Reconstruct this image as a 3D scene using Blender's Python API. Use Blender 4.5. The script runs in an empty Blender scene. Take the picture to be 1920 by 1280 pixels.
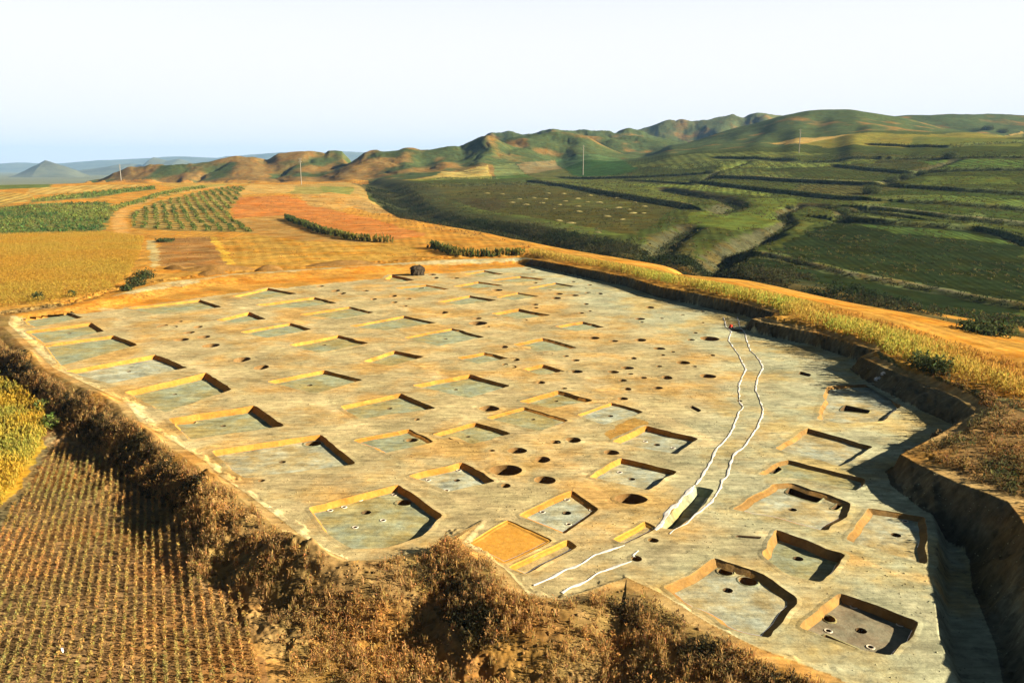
import bpy, math, random
import numpy as np
from mathutils import Vector
from mathutils.geometry import delaunay_2d_cdt

random.seed(7)
rng = np.random.default_rng(7)
R = math.radians
scene = bpy.context.scene
COL = scene.collection

# ------------------------------------------------------------------ camera, sky, sun, exposure
CAM_H, PITCH, FOC = 22.0, R(12.2), 1507.0          # metres, radians, pixels on a 1920 wide picture
SUN_AZ = R(99.0)                                   # clockwise from +Y (straight ahead): low sun from the right
SUN_EL = R(22.0)
SUN_STRENGTH, SKY_STRENGTH, EXPOSURE = 4.8, 0.06, 1.85

cd = bpy.data.cameras.new('camera')
cd.sensor_width = 36.0
cd.lens = 36.0 * FOC / 1920.0
cd.clip_start, cd.clip_end = 0.5, 60000.0
cam = bpy.data.objects.new('camera', cd)
COL.objects.link(cam)
cam.location = (0, 0, CAM_H)
cam.rotation_euler = (math.pi / 2 - PITCH, 0, 0)
scene.camera = cam

world = bpy.data.worlds.new('World')
scene.world = world
world.use_nodes = True
wn = world.node_tree
wn.nodes.clear()
sky = wn.nodes.new('ShaderNodeTexSky')
sky.sky_type = 'NISHITA'
sky.sun_disc = False
sky.sun_elevation = SUN_EL
sky.sun_rotation = SUN_AZ
sky.dust_density = 0.6
sky.ozone_density = 1.5
bg = wn.nodes.new('ShaderNodeBackground')
bg.inputs['Strength'].default_value = SKY_STRENGTH
wo = wn.nodes.new('ShaderNodeOutputWorld')
# sky shaped: whitish band low ahead, dimmed overhead, aside and behind to cut fill
tc = wn.nodes.new('ShaderNodeTexCoord')
sx = wn.nodes.new('ShaderNodeSeparateXYZ')
wn.links.new(tc.outputs['Generated'], sx.inputs[0])


def wmap(a, b, lo, hi):
    r = wn.nodes.new('ShaderNodeMapRange')
    r.interpolation_type = 'SMOOTHSTEP'
    r.inputs['From Min'].default_value, r.inputs['From Max'].default_value = a, b
    r.inputs['To Min'].default_value, r.inputs['To Max'].default_value = lo, hi
    wn.links.new(sx.outputs['Z'], r.inputs['Value'])
    return r.outputs[0]


milk = wn.nodes.new('ShaderNodeMixRGB')
milk.inputs[2].default_value = (5.0, 4.85, 5.15, 1)
fw = wn.nodes.new('ShaderNodeMapRange')
fw.interpolation_type = 'SMOOTHSTEP'
fw.inputs['From Min'].default_value, fw.inputs['From Max'].default_value = .25, .75
wn.links.new(sx.outputs['Y'], fw.inputs['Value'])
both = wn.nodes.new('ShaderNodeMath')
both.operation = 'MULTIPLY'
wn.links.new(wmap(.10, .45, .97, 0), both.inputs[0])
wn.links.new(fw.outputs[0], both.inputs[1])
wn.links.new(both.outputs[0], milk.inputs[0])
wn.links.new(sky.outputs[0], milk.inputs[1])
dim = wn.nodes.new('ShaderNodeVectorMath')
dim.operation = 'SCALE'
wn.links.new(milk.outputs[0], dim.inputs[0])
low = wn.nodes.new('ShaderNodeMath')
low.operation = 'MULTIPLY_ADD'
wn.links.new(wmap(.22, .50, 1.0, 0), low.inputs[0])
low.inputs[2].default_value = .14
fs = wn.nodes.new('ShaderNodeMath')
fs.operation = 'MULTIPLY'
wn.links.new(fw.outputs[0], fs.inputs[0])
fs.inputs[1].default_value = .86
wn.links.new(fs.outputs[0], low.inputs[1])
wn.links.new(low.outputs[0], dim.inputs['Scale'])
wn.links.new(dim.outputs[0], bg.inputs[0])
wn.links.new(bg.outputs[0], wo.inputs[0])

SUN_DIR = Vector((math.sin(SUN_AZ) * math.cos(SUN_EL), math.cos(SUN_AZ) * math.cos(SUN_EL), math.sin(SUN_EL)))
sl = bpy.data.lights.new('sun', 'SUN')
sl.energy = SUN_STRENGTH
sl.angle = R(0.5)
sl.color = (1.0, 0.86, 0.67)
so = bpy.data.objects.new('sun', sl)
COL.objects.link(so)
so.location = (300, -100, 200)
so.rotation_euler = SUN_DIR.to_track_quat('Z', 'Y').to_euler()

vs = scene.view_settings
vs.view_transform = 'Standard'
vs.look = 'None'
vs.exposure = EXPOSURE
vs.gamma = 1.0
scene.cycles.max_bounces = 6
scene.cycles.diffuse_bounces = 1
scene.cycles.volume_bounces = 0

# ------------------------------------------------------------------ helpers
SP, CP = math.sin(PITCH), math.cos(PITCH)


def P(px, py, z=0.0):
    """the point at height z that the survey photograph shows at (px, py)"""
    u, v = (px - 960) / FOC, (py - 640) / FOC
    t = (CAM_H - z) / (SP + v * CP)
    return (t * u, t * (CP - v * SP))


def D(px, py, t):
    u, v = (px - 960) / FOC, (py - 640) / FOC
    return (t * u, t * (CP - v * SP), CAM_H - t * (SP + v * CP))


def hash2(ix, iy, seed):
    h = (ix * 374761393 + iy * 668265263 + seed * 974634777) & 0xFFFFFFFF
    h = ((h ^ (h >> 13)) * 1274126177) & 0xFFFFFFFF
    return ((h ^ (h >> 16)) & 0xFFFF) / 65535.0


def vnoise(x, y, seed=0):
    xf, yf = np.floor(x), np.floor(y)
    ix, iy = xf.astype(np.int64), yf.astype(np.int64)
    fx, fy = x - xf, y - yf
    fx, fy = fx * fx * (3 - 2 * fx), fy * fy * (3 - 2 * fy)
    a, b = hash2(ix, iy, seed), hash2(ix + 1, iy, seed)
    c, d = hash2(ix, iy + 1, seed), hash2(ix + 1, iy + 1, seed)
    return (a * (1 - fx) + b * fx) * (1 - fy) + (c * (1 - fx) + d * fx) * fy


def fbm(x, y, seed=0, octaves=4):
    s, a, n = 0.0, 0.5, 0.0
    for k in range(octaves):
        s = s + a * vnoise(x * 2 ** k + 17.3 * k, y * 2 ** k - 9.1 * k, seed + k)
        n += a
        a *= 0.5
    return s / n          # 0..1


def sstep(a, b, x):
    t = np.clip((x - a) / (b - a), 0, 1)
    return t * t * (3 - 2 * t)


def in_poly(x, y, poly):
    poly = np.asarray(poly, float)
    out = np.zeros(x.shape, bool)
    m = (x >= poly[:, 0].min()) & (x <= poly[:, 0].max()) & (y >= poly[:, 1].min()) & (y <= poly[:, 1].max())
    if not m.any():
        return out
    xs, ys = x[m], y[m]
    r = np.zeros(xs.shape, bool)
    n = len(poly)
    for i in range(n):
        x0, y0 = poly[i]
        x1, y1 = poly[(i + 1) % n]
        if y0 == y1:
            continue
        c = (ys < y0) != (ys < y1)
        r ^= c & (xs < (x1 - x0) * (ys - y0) / (y1 - y0) + x0)
    out[m] = r
    return out


def seg_dist(x, y, line, closed=False, attr=None):
    """distance to a polyline, signed side (>0: left of its direction), and an attribute carried along it"""
    line = np.asarray(line, float)
    n = len(line)
    best = np.full(x.shape, 1e18)
    side = np.zeros(x.shape)
    at = np.zeros(x.shape)
    for i in range(n if closed else n - 1):
        a, b = line[i], line[(i + 1) % n]
        d = b - a
        L2 = max(d @ d, 1e-9)
        t = np.clip(((x - a[0]) * d[0] + (y - a[1]) * d[1]) / L2, 0, 1)
        ex, ey = x - (a[0] + t * d[0]), y - (a[1] + t * d[1])
        q = ex * ex + ey * ey
        m = q < best
        best = np.where(m, q, best)
        side = np.where(m, d[0] * ey - d[1] * ex, side)
        if attr is not None:
            at = np.where(m, attr[i] + (attr[(i + 1) % n] - attr[i]) * t, at)
    return np.sqrt(best), side, at


# ------------------------------------------------------------------ materials
def nodes_of(m):
    m.use_nodes = True
    nt = m.node_tree
    nt.nodes.clear()
    return nt


def earth_mat(name, attr=None, base=(.3, .25, .13), dark=.62, light=1.3, s1=.35, s2=3.5, tint=(1, .93, .8), stretch=(1, 1, 1),
              rot=0, bump=.5, dist=.06, bscale=5.0, rough=.95, patch=False):
    m = bpy.data.materials.new(name)
    nt = nodes_of(m)
    N, L = nt.nodes, nt.links
    out = N.new('ShaderNodeOutputMaterial')
    bs = N.new('ShaderNodeBsdfPrincipled')
    bs.inputs['Roughness'].default_value = rough
    bs.inputs['Specular IOR Level'].default_value = .5 if rough < .5 else 0.0
    L.new(bs.outputs[0], out.inputs[0])
    geo = N.new('ShaderNodeNewGeometry')
    mp = N.new('ShaderNodeMapping')
    mp.inputs['Scale'].default_value = stretch
    mp.inputs['Rotation'].default_value = (0, 0, rot)
    L.new(geo.outputs['Position'], mp.inputs[0])

    def noise(scale, detail=5, rough_=.6, vec=None):
        t = N.new('ShaderNodeTexNoise')
        t.inputs['Scale'].default_value = scale
        t.inputs['Detail'].default_value = detail
        t.inputs['Roughness'].default_value = rough_
        L.new(vec or mp.outputs[0], t.inputs['Vector'])
        return t.outputs['Fac']

    def ramp(fac, lo, hi, a, b):
        r = N.new('ShaderNodeMapRange')
        r.inputs['From Min'].default_value, r.inputs['From Max'].default_value = a, b
        r.inputs['To Min'].default_value, r.inputs['To Max'].default_value = lo, hi
        L.new(fac, r.inputs['Value'])
        return r.outputs[0]

    if attr:
        at = N.new('ShaderNodeAttribute')
        at.attribute_name = attr
        col = at.outputs['Color']
    else:
        rgb = N.new('ShaderNodeRGB')
        rgb.outputs[0].default_value = (*base, 1)
        col = rgb.outputs[0]
    n1 = noise(s1, 6, .62)
    n2 = noise(s2, 6, .7)
    f = N.new('ShaderNodeMath')
    f.operation = 'MULTIPLY'
    L.new(ramp(n1, dark, light, .3, .7), f.inputs[0])
    L.new(ramp(n2, .78, 1.22, .3, .7), f.inputs[1])
    mix = N.new('ShaderNodeVectorMath')
    mix.operation = 'SCALE'
    L.new(col, mix.inputs[0])
    L.new(f.outputs[0], mix.inputs['Scale'])
    # hue drift between warm and cool soil
    n3 = noise(s1 * 1.9, 4, .6, geo.outputs['Position'])
    hue = N.new('ShaderNodeMixRGB')
    hue.blend_type = 'MULTIPLY'
    hue.inputs[2].default_value = (*tint, 1)
    L.new(ramp(n3, 0, 1, .38, .62), hue.inputs[0])
    L.new(mix.outputs[0], hue.inputs[1])
    L.new(hue.outputs[0], bs.inputs['Base Color'])
    if patch:
        warm = N.new('ShaderNodeMixRGB')
        warm.blend_type = 'MULTIPLY'
        warm.inputs[2].default_value = (1.10, .87, .60, 1)
        L.new(ramp(noise(.11, 5, .65, geo.outputs['Position']), 0, 1, .47, .60), warm.inputs[0])
        L.new(hue.outputs[0], warm.inputs[1])
        mp2 = N.new('ShaderNodeMapping')
        mp2.inputs['Scale'].default_value = (.8, 2.0, 1)
        mp2.inputs['Rotation'].default_value = (0, 0, R(25))
        L.new(geo.outputs['Position'], mp2.inputs[0])
        st = N.new('ShaderNodeVectorMath')
        st.operation = 'SCALE'
        L.new(warm.outputs[0], st.inputs[0])
        L.new(ramp(noise(.8, 7, .75, mp2.outputs[0]), .66, 1.3, .32, .66), st.inputs['Scale'])
        mp3 = N.new('ShaderNodeMapping')
        mp3.inputs['Scale'].default_value = (.35, 5.0, 1)
        mp3.inputs['Rotation'].default_value = (0, 0, R(62))
        L.new(geo.outputs['Position'], mp3.inputs[0])
        sc2 = N.new('ShaderNodeVectorMath')
        sc2.operation = 'SCALE'
        L.new(st.outputs[0], sc2.inputs[0])
        L.new(ramp(noise(.7, 4, .6, mp3.outputs[0]), .84, 1.12, .35, .62), sc2.inputs['Scale'])
        st = sc2
        cl = N.new('ShaderNodeMixRGB')
        cl.blend_type = 'MULTIPLY'
        cl.inputs[2].default_value = (.52, .54, .58, 1)
        L.new(ramp(noise(1.1, 7, .75, geo.outputs['Position']), 0, 1, .55, .68), cl.inputs[0])
        L.new(st.outputs[0], cl.inputs[1])
        L.new(cl.outputs[0], bs.inputs['Base Color'])
    bp = N.new('ShaderNodeBump')
    bp.inputs['Strength'].default_value = bump
    bp.inputs['Distance'].default_value = dist
    L.new(noise(bscale, 6, .7), bp.inputs['Height'])
    L.new(bp.outputs[0], bs.inputs['Normal'])
    return m


def leaf_mat(name):
    m = bpy.data.materials.new(name)
    nt = nodes_of(m)
    N, L = nt.nodes, nt.links
    out = N.new('ShaderNodeOutputMaterial')
    at = N.new('ShaderNodeAttribute')
    at.attribute_name = 'Col'
    d = N.new('ShaderNodeBsdfDiffuse')
    t = N.new('ShaderNodeBsdfTranslucent')
    mx = N.new('ShaderNodeMixShader')
    mx.inputs[0].default_value = .42
    L.new(at.outputs['Color'], d.inputs[0])
    L.new(at.outputs['Color'], t.inputs[0])
    L.new(d.outputs[0], mx.inputs[1])
    L.new(t.outputs[0], mx.inputs[2])
    L.new(mx.outputs[0], out.inputs[0])
    return m


SOIL = (.405, .325, .16)
GREYSOIL = (.37, .36, .22)
ORANGE = (.46, .24, .05)
ROT = R(-12)
M_GROUND = earth_mat('ground_soil', 'Col', s1=.16, s2=1.4, stretch=(1, 1.3, 1), rot=ROT, bump=.6, dist=.08, bscale=2.6, tint=(.95, 1.0, 1.0), patch=True)
M_APRON = M_GROUND
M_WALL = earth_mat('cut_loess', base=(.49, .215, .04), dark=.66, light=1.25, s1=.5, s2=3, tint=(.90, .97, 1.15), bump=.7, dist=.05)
M_EASTWALL = earth_mat('shaded_cut_loess', base=(.30, .17, .05), dark=.65, light=1.25, s1=.5, s2=3, tint=(.86, .95, 1.2), bump=.7, dist=.05)  # cut loess darkened to put the east walls' shade into the colour
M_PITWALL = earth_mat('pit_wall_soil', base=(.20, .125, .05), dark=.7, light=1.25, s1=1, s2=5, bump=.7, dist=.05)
M_FLOOR = earth_mat('trampled_floor', base=(.27, .305, .205), dark=.74, light=1.2, s1=.55, s2=3.0, patch=True, tint=(1.04, .93, .72), bump=.6, dist=.05, bscale=4)
M_BROWNFLOOR = earth_mat('burnt_floor', base=(.215, .20, .13), dark=.65, light=1.35, s1=.7, s2=3.0, tint=(1.0, .88, .84), bump=.6, dist=.05, bscale=4)
M_ORANGEFLOOR = earth_mat('fresh_loess', base=(.50, .265, .05), dark=.9, light=1.1, s1=.7, s2=3.5, bump=.5, dist=.04)
M_WHITEFLOOR = earth_mat('ashy_floor', base=(.335, .365, .275), patch=True, dark=.68, light=1.3, s1=.6, s2=3.0, tint=(1.02, .9, .72), bump=.6, dist=.05)
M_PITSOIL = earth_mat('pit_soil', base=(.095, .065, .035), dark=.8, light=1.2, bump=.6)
M_LIME = earth_mat('lime_powder', base=(.62, .60, .55), dark=.55, light=1.15, s1=.9, s2=5, tint=(1, .98, .94), bump=.4, dist=.02)
M_PALE = earth_mat('pale_rim_clay', base=(.58, .55, .46), dark=.85, light=1.1, bump=.4, dist=.02)
M_STRAW = earth_mat('straw', base=(.29, .26, .11), dark=.6, light=1.3, s1=2, s2=9, bump=.8, dist=.1, bscale=8)
M_DARKSTRAW = earth_mat('weathered_thatch', base=(.05, .042, .03), dark=.6, light=1.4, s1=1, s2=6, bump=.9, dist=.15, bscale=6)
M_CONC = earth_mat('weathered_concrete', base=(.30, .29, .25), dark=.85, light=1.1, s1=1, s2=5)
M_PORC = earth_mat('porcelain', base=(.7, .7, .66), rough=.3, bump=0)
M_WHITE = earth_mat('white_sheet', base=(.85, .86, .86), dark=.95, light=1.05, s1=2, bump=.2)
M_RED = earth_mat('red_cloth', base=(.6, .05, .03), dark=.8, light=1.1, s1=2, bump=.2)
M_LEAF = leaf_mat('leaf')


def mesh_obj(name, verts, faces, mat, parent=None, cols=None, smooth=False):
    """one mesh object from numpy verts (n,3) and faces ((m,3|4) array or list of lists)"""
    me = bpy.data.meshes.new(name)
    verts = np.asarray(verts, np.float32)
    if isinstance(faces, np.ndarray):
        k = faces.shape[1]
        me.vertices.add(len(verts))
        me.vertices.foreach_set('co', verts.ravel())
        me.loops.add(faces.size)
        me.loops.foreach_set('vertex_index', faces.astype(np.int32).ravel())
        me.polygons.add(len(faces))
        me.polygons.foreach_set('loop_start', np.arange(0, faces.size, k, dtype=np.int32))
        me.update(calc_edges=True)
    else:
        me.from_pydata(verts.tolist(), [], [list(map(int, f)) for f in faces])
        me.update()
    if cols is not None:
        ca = me.color_attributes.new('Col', 'FLOAT_COLOR', 'POINT')
        c = np.ones((len(verts), 4), np.float32)
        c[:, :3] = cols
        ca.data.foreach_set('color', c.ravel())
    if smooth:
        me.polygons.foreach_set('use_smooth', np.ones(len(me.polygons), bool))
    me.materials.append(mat)
    o = bpy.data.objects.new(name, me)
    COL.objects.link(o)
    if parent:
        o.parent = parent
    return o


def tag(o, label=None, cat=None, group=None, kind=None):
    if label:
        o['label'] = label
    if cat:
        o['category'] = cat
    if group:
        o['group'] = group
    if kind:
        o['kind'] = kind
    return o


def empty(name, loc):
    o = bpy.data.objects.new(name, None)
    COL.objects.link(o)
    o.location = loc
    o.empty_display_size = .3
    return o


# ------------------------------------------------------------------ terrain: large shape
# (photo x, photo y, distance or None, height or None): one of the two gives the other
CTRL_Z = [  # near ground, known by height
    (50, 1275, -1.4), (300, 1120, -1.35), (110, 860, -1.9), (-200, 900, -1.9), (0, 720, -1.8), (-250, 700, -1.6), (-300, 1200, -1.5), (300, 1500, -1.4),
    (800, 1275, -1.5), (650, 1200, -1.4), (1150, 1250, -1.3), (1100, 1500, -1.5), (1450, 1290, -.9), (1800, 1500, -.7), (1700, 1330, -.7),
    (1900, 830, 2.2), (1850, 690, 1.9), (1700, 640, 1.8), (1500, 575, 1.7), (1250, 520, 1.4), (1050, 475, 1.0), (2150, 900, 2.6), (2150, 1100, 2.4), (2150, 1350, 2.2),
    (2100, 700, 1.0), (600, 488, .6), (300, 520, .6), (100, 560, .5), (-150, 580, 0), (850, 470, .7), (-200, 480, 0), (0, 500, .3), (200, 470, .5),
    (500, 450, .8), (800, 440, .9), (960, 450, .6), (1700, 590, .6), (1920, 640, -.2), (1400, 530, .8), (1200, 495, .8),
]
CTRL_T = [  # farther ground, known by distance
    (0, 420, 320), (200, 420, 320), (450, 420, 320), (650, 410, 340), (0, 375, 430), (230, 372, 440), (450, 375, 440), (680, 375, 470),
    (0, 347, 560), (200, 343, 580), (430, 343, 640), (650, 345, 640), (-250, 350, 560), (-250, 400, 400),
    (800, 345, 600), (900, 338, 680), (750, 385, 480), (1000, 350, 590), (1100, 330, 760), (1000, 400, 390), (1100, 430, 310), (1100, 385, 440),
    (1250, 440, 290), (1300, 400, 350), (1300, 350, 520), (1300, 320, 680), (1500, 480, 235), (1500, 430, 300), (1500, 390, 370), (1500, 345, 500), (1500, 310, 620),
    (1500, 285, 740), (1700, 560, 180), (1700, 480, 238), (1700, 420, 310), (1700, 370, 400), (1700, 320, 520), (1700, 285, 640), (1900, 600, 160), (1900, 540, 200),
    (1900, 470, 255), (1900, 400, 340), (1900, 330, 450), (1900, 280, 580), (2150, 600, 160), (2150, 420, 320), (2150, 300, 520), (1300, 290, 850),
    (1150, 305, 880), (1420, 470, 245), (1350, 480, 240),
]
# behind the first crests the ground falls to a plain far below
CTRL_FAR = [(-400, 900, -12), (0, 900, -14), (250, 950, -10), (500, 950, -4), (750, 950, 6), (1000, 1050, 18), (1300, 1150, 34), (1600, 1000, 50), (1900, 850, 52), (2300, 850, 50),
            (-400, 2200, -34), (200, 2200, -34), (600, 2200, -32), (1000, 2300, -10), (1500, 2300, 30), (2000, 2300, 40),
            (-400, 5000, -34), (300, 5000, -34), (900, 5000, -34), (1500, 5000, -34), (2200, 5000, -34), (-500, 15000, -34), (960, 15000, -34), (2400, 15000, -34)]
pts = []
for a, b, z in CTRL_Z:
    x, y = P(a, b, z)
    pts.append((x, y, z))
for a, b, t in CTRL_T:
    pts.append(D(a, b, t))
for a, t, z in CTRL_FAR:
    pts.append(((a - 960) / FOC * t, t, z))
pts = np.array(pts)


def ab(x, y):
    r = np.hypot(x, y)
    return np.stack([np.arctan2(x, np.maximum(y, .1)) * 1.8, np.log(np.maximum(r, 14.0))], -1)


def tps(r2):
    return .5 * r2 * np.log(r2 + 1e-12)


Q = ab(pts[:, 0], pts[:, 1])
n = len(Q)
K = tps(((Q[:, None] - Q[None]) ** 2).sum(-1)) + np.eye(n) * 2e-4
Pm = np.concatenate([np.ones((n, 1)), Q], 1)
A = np.block([[K, Pm], [Pm.T, np.zeros((3, 3))]])
W = np.linalg.solve(A, np.concatenate([pts[:, 2], np.zeros(3)]))


def base_h(x, y):
    shp = x.shape
    x, y = x.ravel(), y.ravel()
    out = np.empty(len(x))
    for i in range(0, len(x), 40000):
        q = ab(x[i:i + 40000], y[i:i + 40000])
        z = W[n] + q @ W[n + 1:]
        d2 = (q[:, None, 0] - Q[None, :, 0]) ** 2 + (q[:, None, 1] - Q[None, :, 1]) ** 2
        out[i:i + 40000] = z + tps(d2) @ W[:n]
    return out.reshape(shp)


# ------------------------------------------------------------------ terrain: ridges on the skyline (distance, breadth, crest line)
RIDGES = [
    (1060, 120, [(40, 350), (120, 345), (177, 333), (233, 309), (265, 304), (300, 301), (335, 302), (360, 306), (393, 302), (420, 295), (440, 291), (473, 295), (493, 300), (520, 292), (567, 284), (605, 282), (640, 281), (665, 288), (690, 305), (720, 330)]),
    (990, 95, [(570, 345), (640, 312), (660, 297), (690, 279), (708, 274), (737, 279), (765, 294), (810, 310), (860, 335)]),
    (1010, 115, [(600, 345), (660, 325), (728, 293), (757, 272), (790, 275), (840, 270), (873, 263), (893, 255), (907, 250), (922, 254), (940, 265), (967, 279), (1003, 293), (1060, 312), (1120, 335)]),
    (1090, 110, [(800, 325), (870, 295), (910, 270), (933, 257), (975, 249), (1030, 247), (1085, 250), (1110, 261), (1150, 280), (1200, 298), (1280, 320)]),
    (1300, 130, [(900, 300), (1000, 275), (1080, 255), (1130, 252), (1200, 254), (1260, 262), (1330, 276), (1420, 292), (1500, 305)]),
    (1550, 150, [(780, 320), (850, 290), (890, 268), (917, 249), (945, 243), (962, 241), (980, 246), (1003, 245), (1023, 236), (1035, 233), (1053, 239), (1077, 243), (1107, 246), (1153, 246), (1177, 238), (1203, 243), (1230, 250), (1300, 266), (1420, 290)]),
    (1950, 200, [(980, 285), (1100, 262), (1180, 249), (1203, 244), (1240, 232), (1273, 227), (1313, 225), (1340, 218), (1370, 212), (1390, 216), (1407, 211), (1437, 210), (1460, 218), (1500, 228), (1570, 245)]),
    (1200, 230, [(1180, 300), (1230, 283), (1300, 264), (1380, 240), (1420, 230), (1467, 218), (1513, 209), (1557, 205), (1597, 207), (1643, 214), (1697, 222), (1760, 238), (1850, 256), (1950, 275)]),
    (1500, 240, [(1560, 240), (1640, 221), (1697, 216), (1797, 213), (1920, 217), (2200, 222), (2500, 240)]),
]


def ridge_px(x, y):
    return 960 + FOC * x / (np.maximum(y, 1) / 1.03)


RIDGEW = []
for t, dp, line in RIDGES:
    l = np.array(line, float)
    u = np.arange(l[0, 0], l[-1, 0] + 1, 4.0)
    yy = np.interp(u, l[:, 0], l[:, 1])
    k = np.array([1, 2, 3, 2, 1]) / 9
    yy = np.convolve(np.pad(yy, 2, 'edge'), k, 'valid')
    c = np.array([D(a, b, t) for a, b in zip(u, yy)])
    bb = base_h(c[:, 0], c[:, 1])
    amp = np.maximum(c[:, 2] - bb, 0)
    tp_ = min(80, .25 * (u[-1] - u[0]))
    amp *= np.clip((u - u[0]) / tp_, 0, 1) * np.clip((u[-1] - u) / tp_, 0, 1)
    RIDGEW.append((u, amp, c[:, 1].mean(), dp))

# ------------------------------------------------------------------ terrain: the excavation, its banks, gullies and terraces
# rim: photo x, y, height of the rim, bank outside width, wall inside width
RIM = [
    (20, 592, .5, 6, 3), (150, 573, .6, 5, 4), (230, 549, .9, 5, 6), (300, 531, .9, 5, 8), (430, 514, .9, 5, 9), (600, 503, .8, 5, 8), (720, 495, .8, 5, 8), (820, 488, .8, 5, 7), (900, 485, .8, 5, 7),
    (985, 483, .9, 4, 6), (1003, 487, 1.3, 2, 1.2), (1060, 497, 1.6, 2, 1), (1130, 510, 1.6, 2, 1), (1180, 520, 1.6, 2, 1), (1240, 538, 1.7, 2, 1), (1300, 549, 1.7, 2, 1), (1350, 559, 1.8, 2, 1),
    (1400, 571, 1.5, 2, 1), (1452, 586, 1.5, 2, 1), (1449, 594, 1.5, 2, .9), (1408, 597, 1.45, 2, 1.2), (1440, 606, 1.5, 2, 1), (1540, 626, 1.5, 2, 1), (1642, 657, 1.5, 2, 1), (1612, 668, 1.5, 2, .9),
    (1660, 690, 1.5, 2, 2), (1740, 722, 1.5, 2, 3), (1795, 745, 1.5, 2, 3), (1830, 772, 1.5, 2, 1.2), (1760, 814, 1.5, 2, .9), (1688, 851, 1.5, 2, .9), (1720, 869, 1.5, 2, 2.2),
    (1790, 902, 1.8, 2, 2.6), (1850, 924, 1.9, 2, 2.6), (1890, 940, 2.0, 2, 2.6), (1910, 965, 2.0, 2, 2.6), (1935, 1010, 2.1, 2, 3), (2000, 1110, 2.2, 3, 3), (2070, 1290, 2.2, 3, 3), (2100, 1500, 2.0, 3, 3),
    (1700, 1420, -.3, 7, 2), (1640, 1305, -.1, 7, 1), (1560, 1265, .1, 7, 1), (1420, 1213, .3, 7, .5), (1330, 1168, .3, 7, .5), (1240, 1112, .3, 7, .5), (1175, 1082, .15, 7, .5),
    (1120, 1101, .15, 7, .5), (1050, 1124, .15, 7, .5), (990, 1114, .2, 7, .5), (945, 1064, .2, 7, .5), (866, 1017, .15, 7, .5), (905, 975, .1, 7, .5), (860, 1000, .15, 7, .5), (800, 1031, .2, 7, .4),
    (720, 1047, .3, 7, .4), (655, 1050, .3, 5, .4), (590, 1023, .3, 5, .5), (530, 976, .3, 5, .6), (470, 930, .3, 5, .6), (415, 893, .3, 5, .6), (388, 867, .3, 5, .6), (330, 830, .3, 5, .6),
    (262, 790, .3, 5, .8), (238, 755, .3, 5, 1), (180, 728, .3, 5, 1), (100, 690, .3, 5, 1.2), (55, 645, .3, 5, 1.5), (15, 607, .4, 5, 1.5),
]
RIMW = np.array([P(a, b, z) for a, b, z, _, _ in RIM])
RZ = np.array([r[2] for r in RIM])
RO = np.array([r[3] for r in RIM])
RI = np.array([r[4] for r in RIM])
LOW = np.array([P(*q) for q in [(1738, 940), (1752, 985), (1748, 1100), (1757, 1190), (1795, 1290), (1850, 1420), (2100, 1420), (2100, 1000), (1900, 935), (1800, 915)]])
GULLY = np.array([P(a, b, z) for a, b, z in [(640, 345, 6), (690, 372, 3), (740, 402, 1.5), (860, 424, .8), (960, 445, .6), (1080, 465, .6), (1250, 490, .6), (1400, 515, .6), (1640, 562, .4), (1920, 612, .0), (2200, 665, -.5)]])
SPURS = [(370, 985, 1.7, 1.5), (420, 1030, 1.2, 1.6), (395, 940, 1.2, 1.3), (590, 1075, 1.3, 1.4), (500, 1075, .8, 1.5), (690, 1090, .6, 1.8), (250, 835, .8, 1.6), (170, 775, .8, 2.0), (60, 690, 1.2, 2.2), (290, 850, .6, 1.4),
         (885, 1060, .7, 2.0), (1000, 1190, .5, 2.0), (870, 1180, .4, 2.2)]
SPURW = [(*P(a, b, -1.0), h, s) for a, b, h, s in SPURS]


def hit(px, py, hf):
    """march the sight line to the ground surface hf"""
    px, py = np.asarray(px, float), np.asarray(py, float)
    u, v = (px - 960) / FOC, (py - 640) / FOC
    ts = np.concatenate([np.arange(20, 220, 1.5), np.geomspace(220, 2500, 260)])
    X = ts[None] * u[:, None]
    Y = ts[None] * (CP - v * SP)[:, None]
    Z = CAM_H - ts[None] * (SP + v * CP)[:, None]
    g = Z - hf(X, Y)
    out = np.empty((len(px), 2))
    for i in range(len(px)):
        k = np.argmax(g[i] < 0) if (g[i] < 0).any() else len(ts) - 1
        if k == 0:
            f, k = 0, 1
        else:
            f = g[i, k - 1] / (g[i, k - 1] - g[i, k]) if (g[i, k] < 0) else 1
        t = ts[k - 1] + f * (ts[k] - ts[k - 1])
        out[i] = t * u[i], t * (CP - v[i] * SP)
    return out


TERR = [  # terrace risers on the slopes beyond the gully: height, line
    (2.2, [(1000, 341), (1060, 348), (1127, 360), (1200, 372), (1290, 387)]), (1.8, [(1060, 333), (1180, 332), (1290, 328)]), 
    (2.0, [(1345, 331), (1480, 338), (1560, 342), (1650, 345)]), (2.0, [(1320, 343), (1447, 358), (1530, 366), (1600, 372)]), (1.6, [(1630, 391), (1780, 406), (1925, 421)]),
    (1.8, [(1573, 409), (1680, 418), (1830, 428), (1880, 438), (1925, 455)]), (1.6, [(1703, 349), (1810, 356), (1925, 363)]), (1.2, [(1430, 477), (1580, 512), (1747, 542), (1925, 574)]),
    (1.6, [(1580, 312), (1703, 323), (1925, 318)]), (2.0, [(1640, 276), (1780, 276), (1925, 266)]), (1.6, [(1350, 300), (1500, 304), (1640, 300)]), (1.2, [(1560, 388), (1640, 396), (1700, 404)]),
    (1.4, [(1700, 378), (1925, 392)]), (1.0, [(1660, 300), (1925, 296)]), (1.4, [(740, 352), (860, 347), (1000, 345)]), (1.0, [(1180, 338), (1290, 344)]), (1.2, [(820, 338), (930, 336)]),
]
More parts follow.
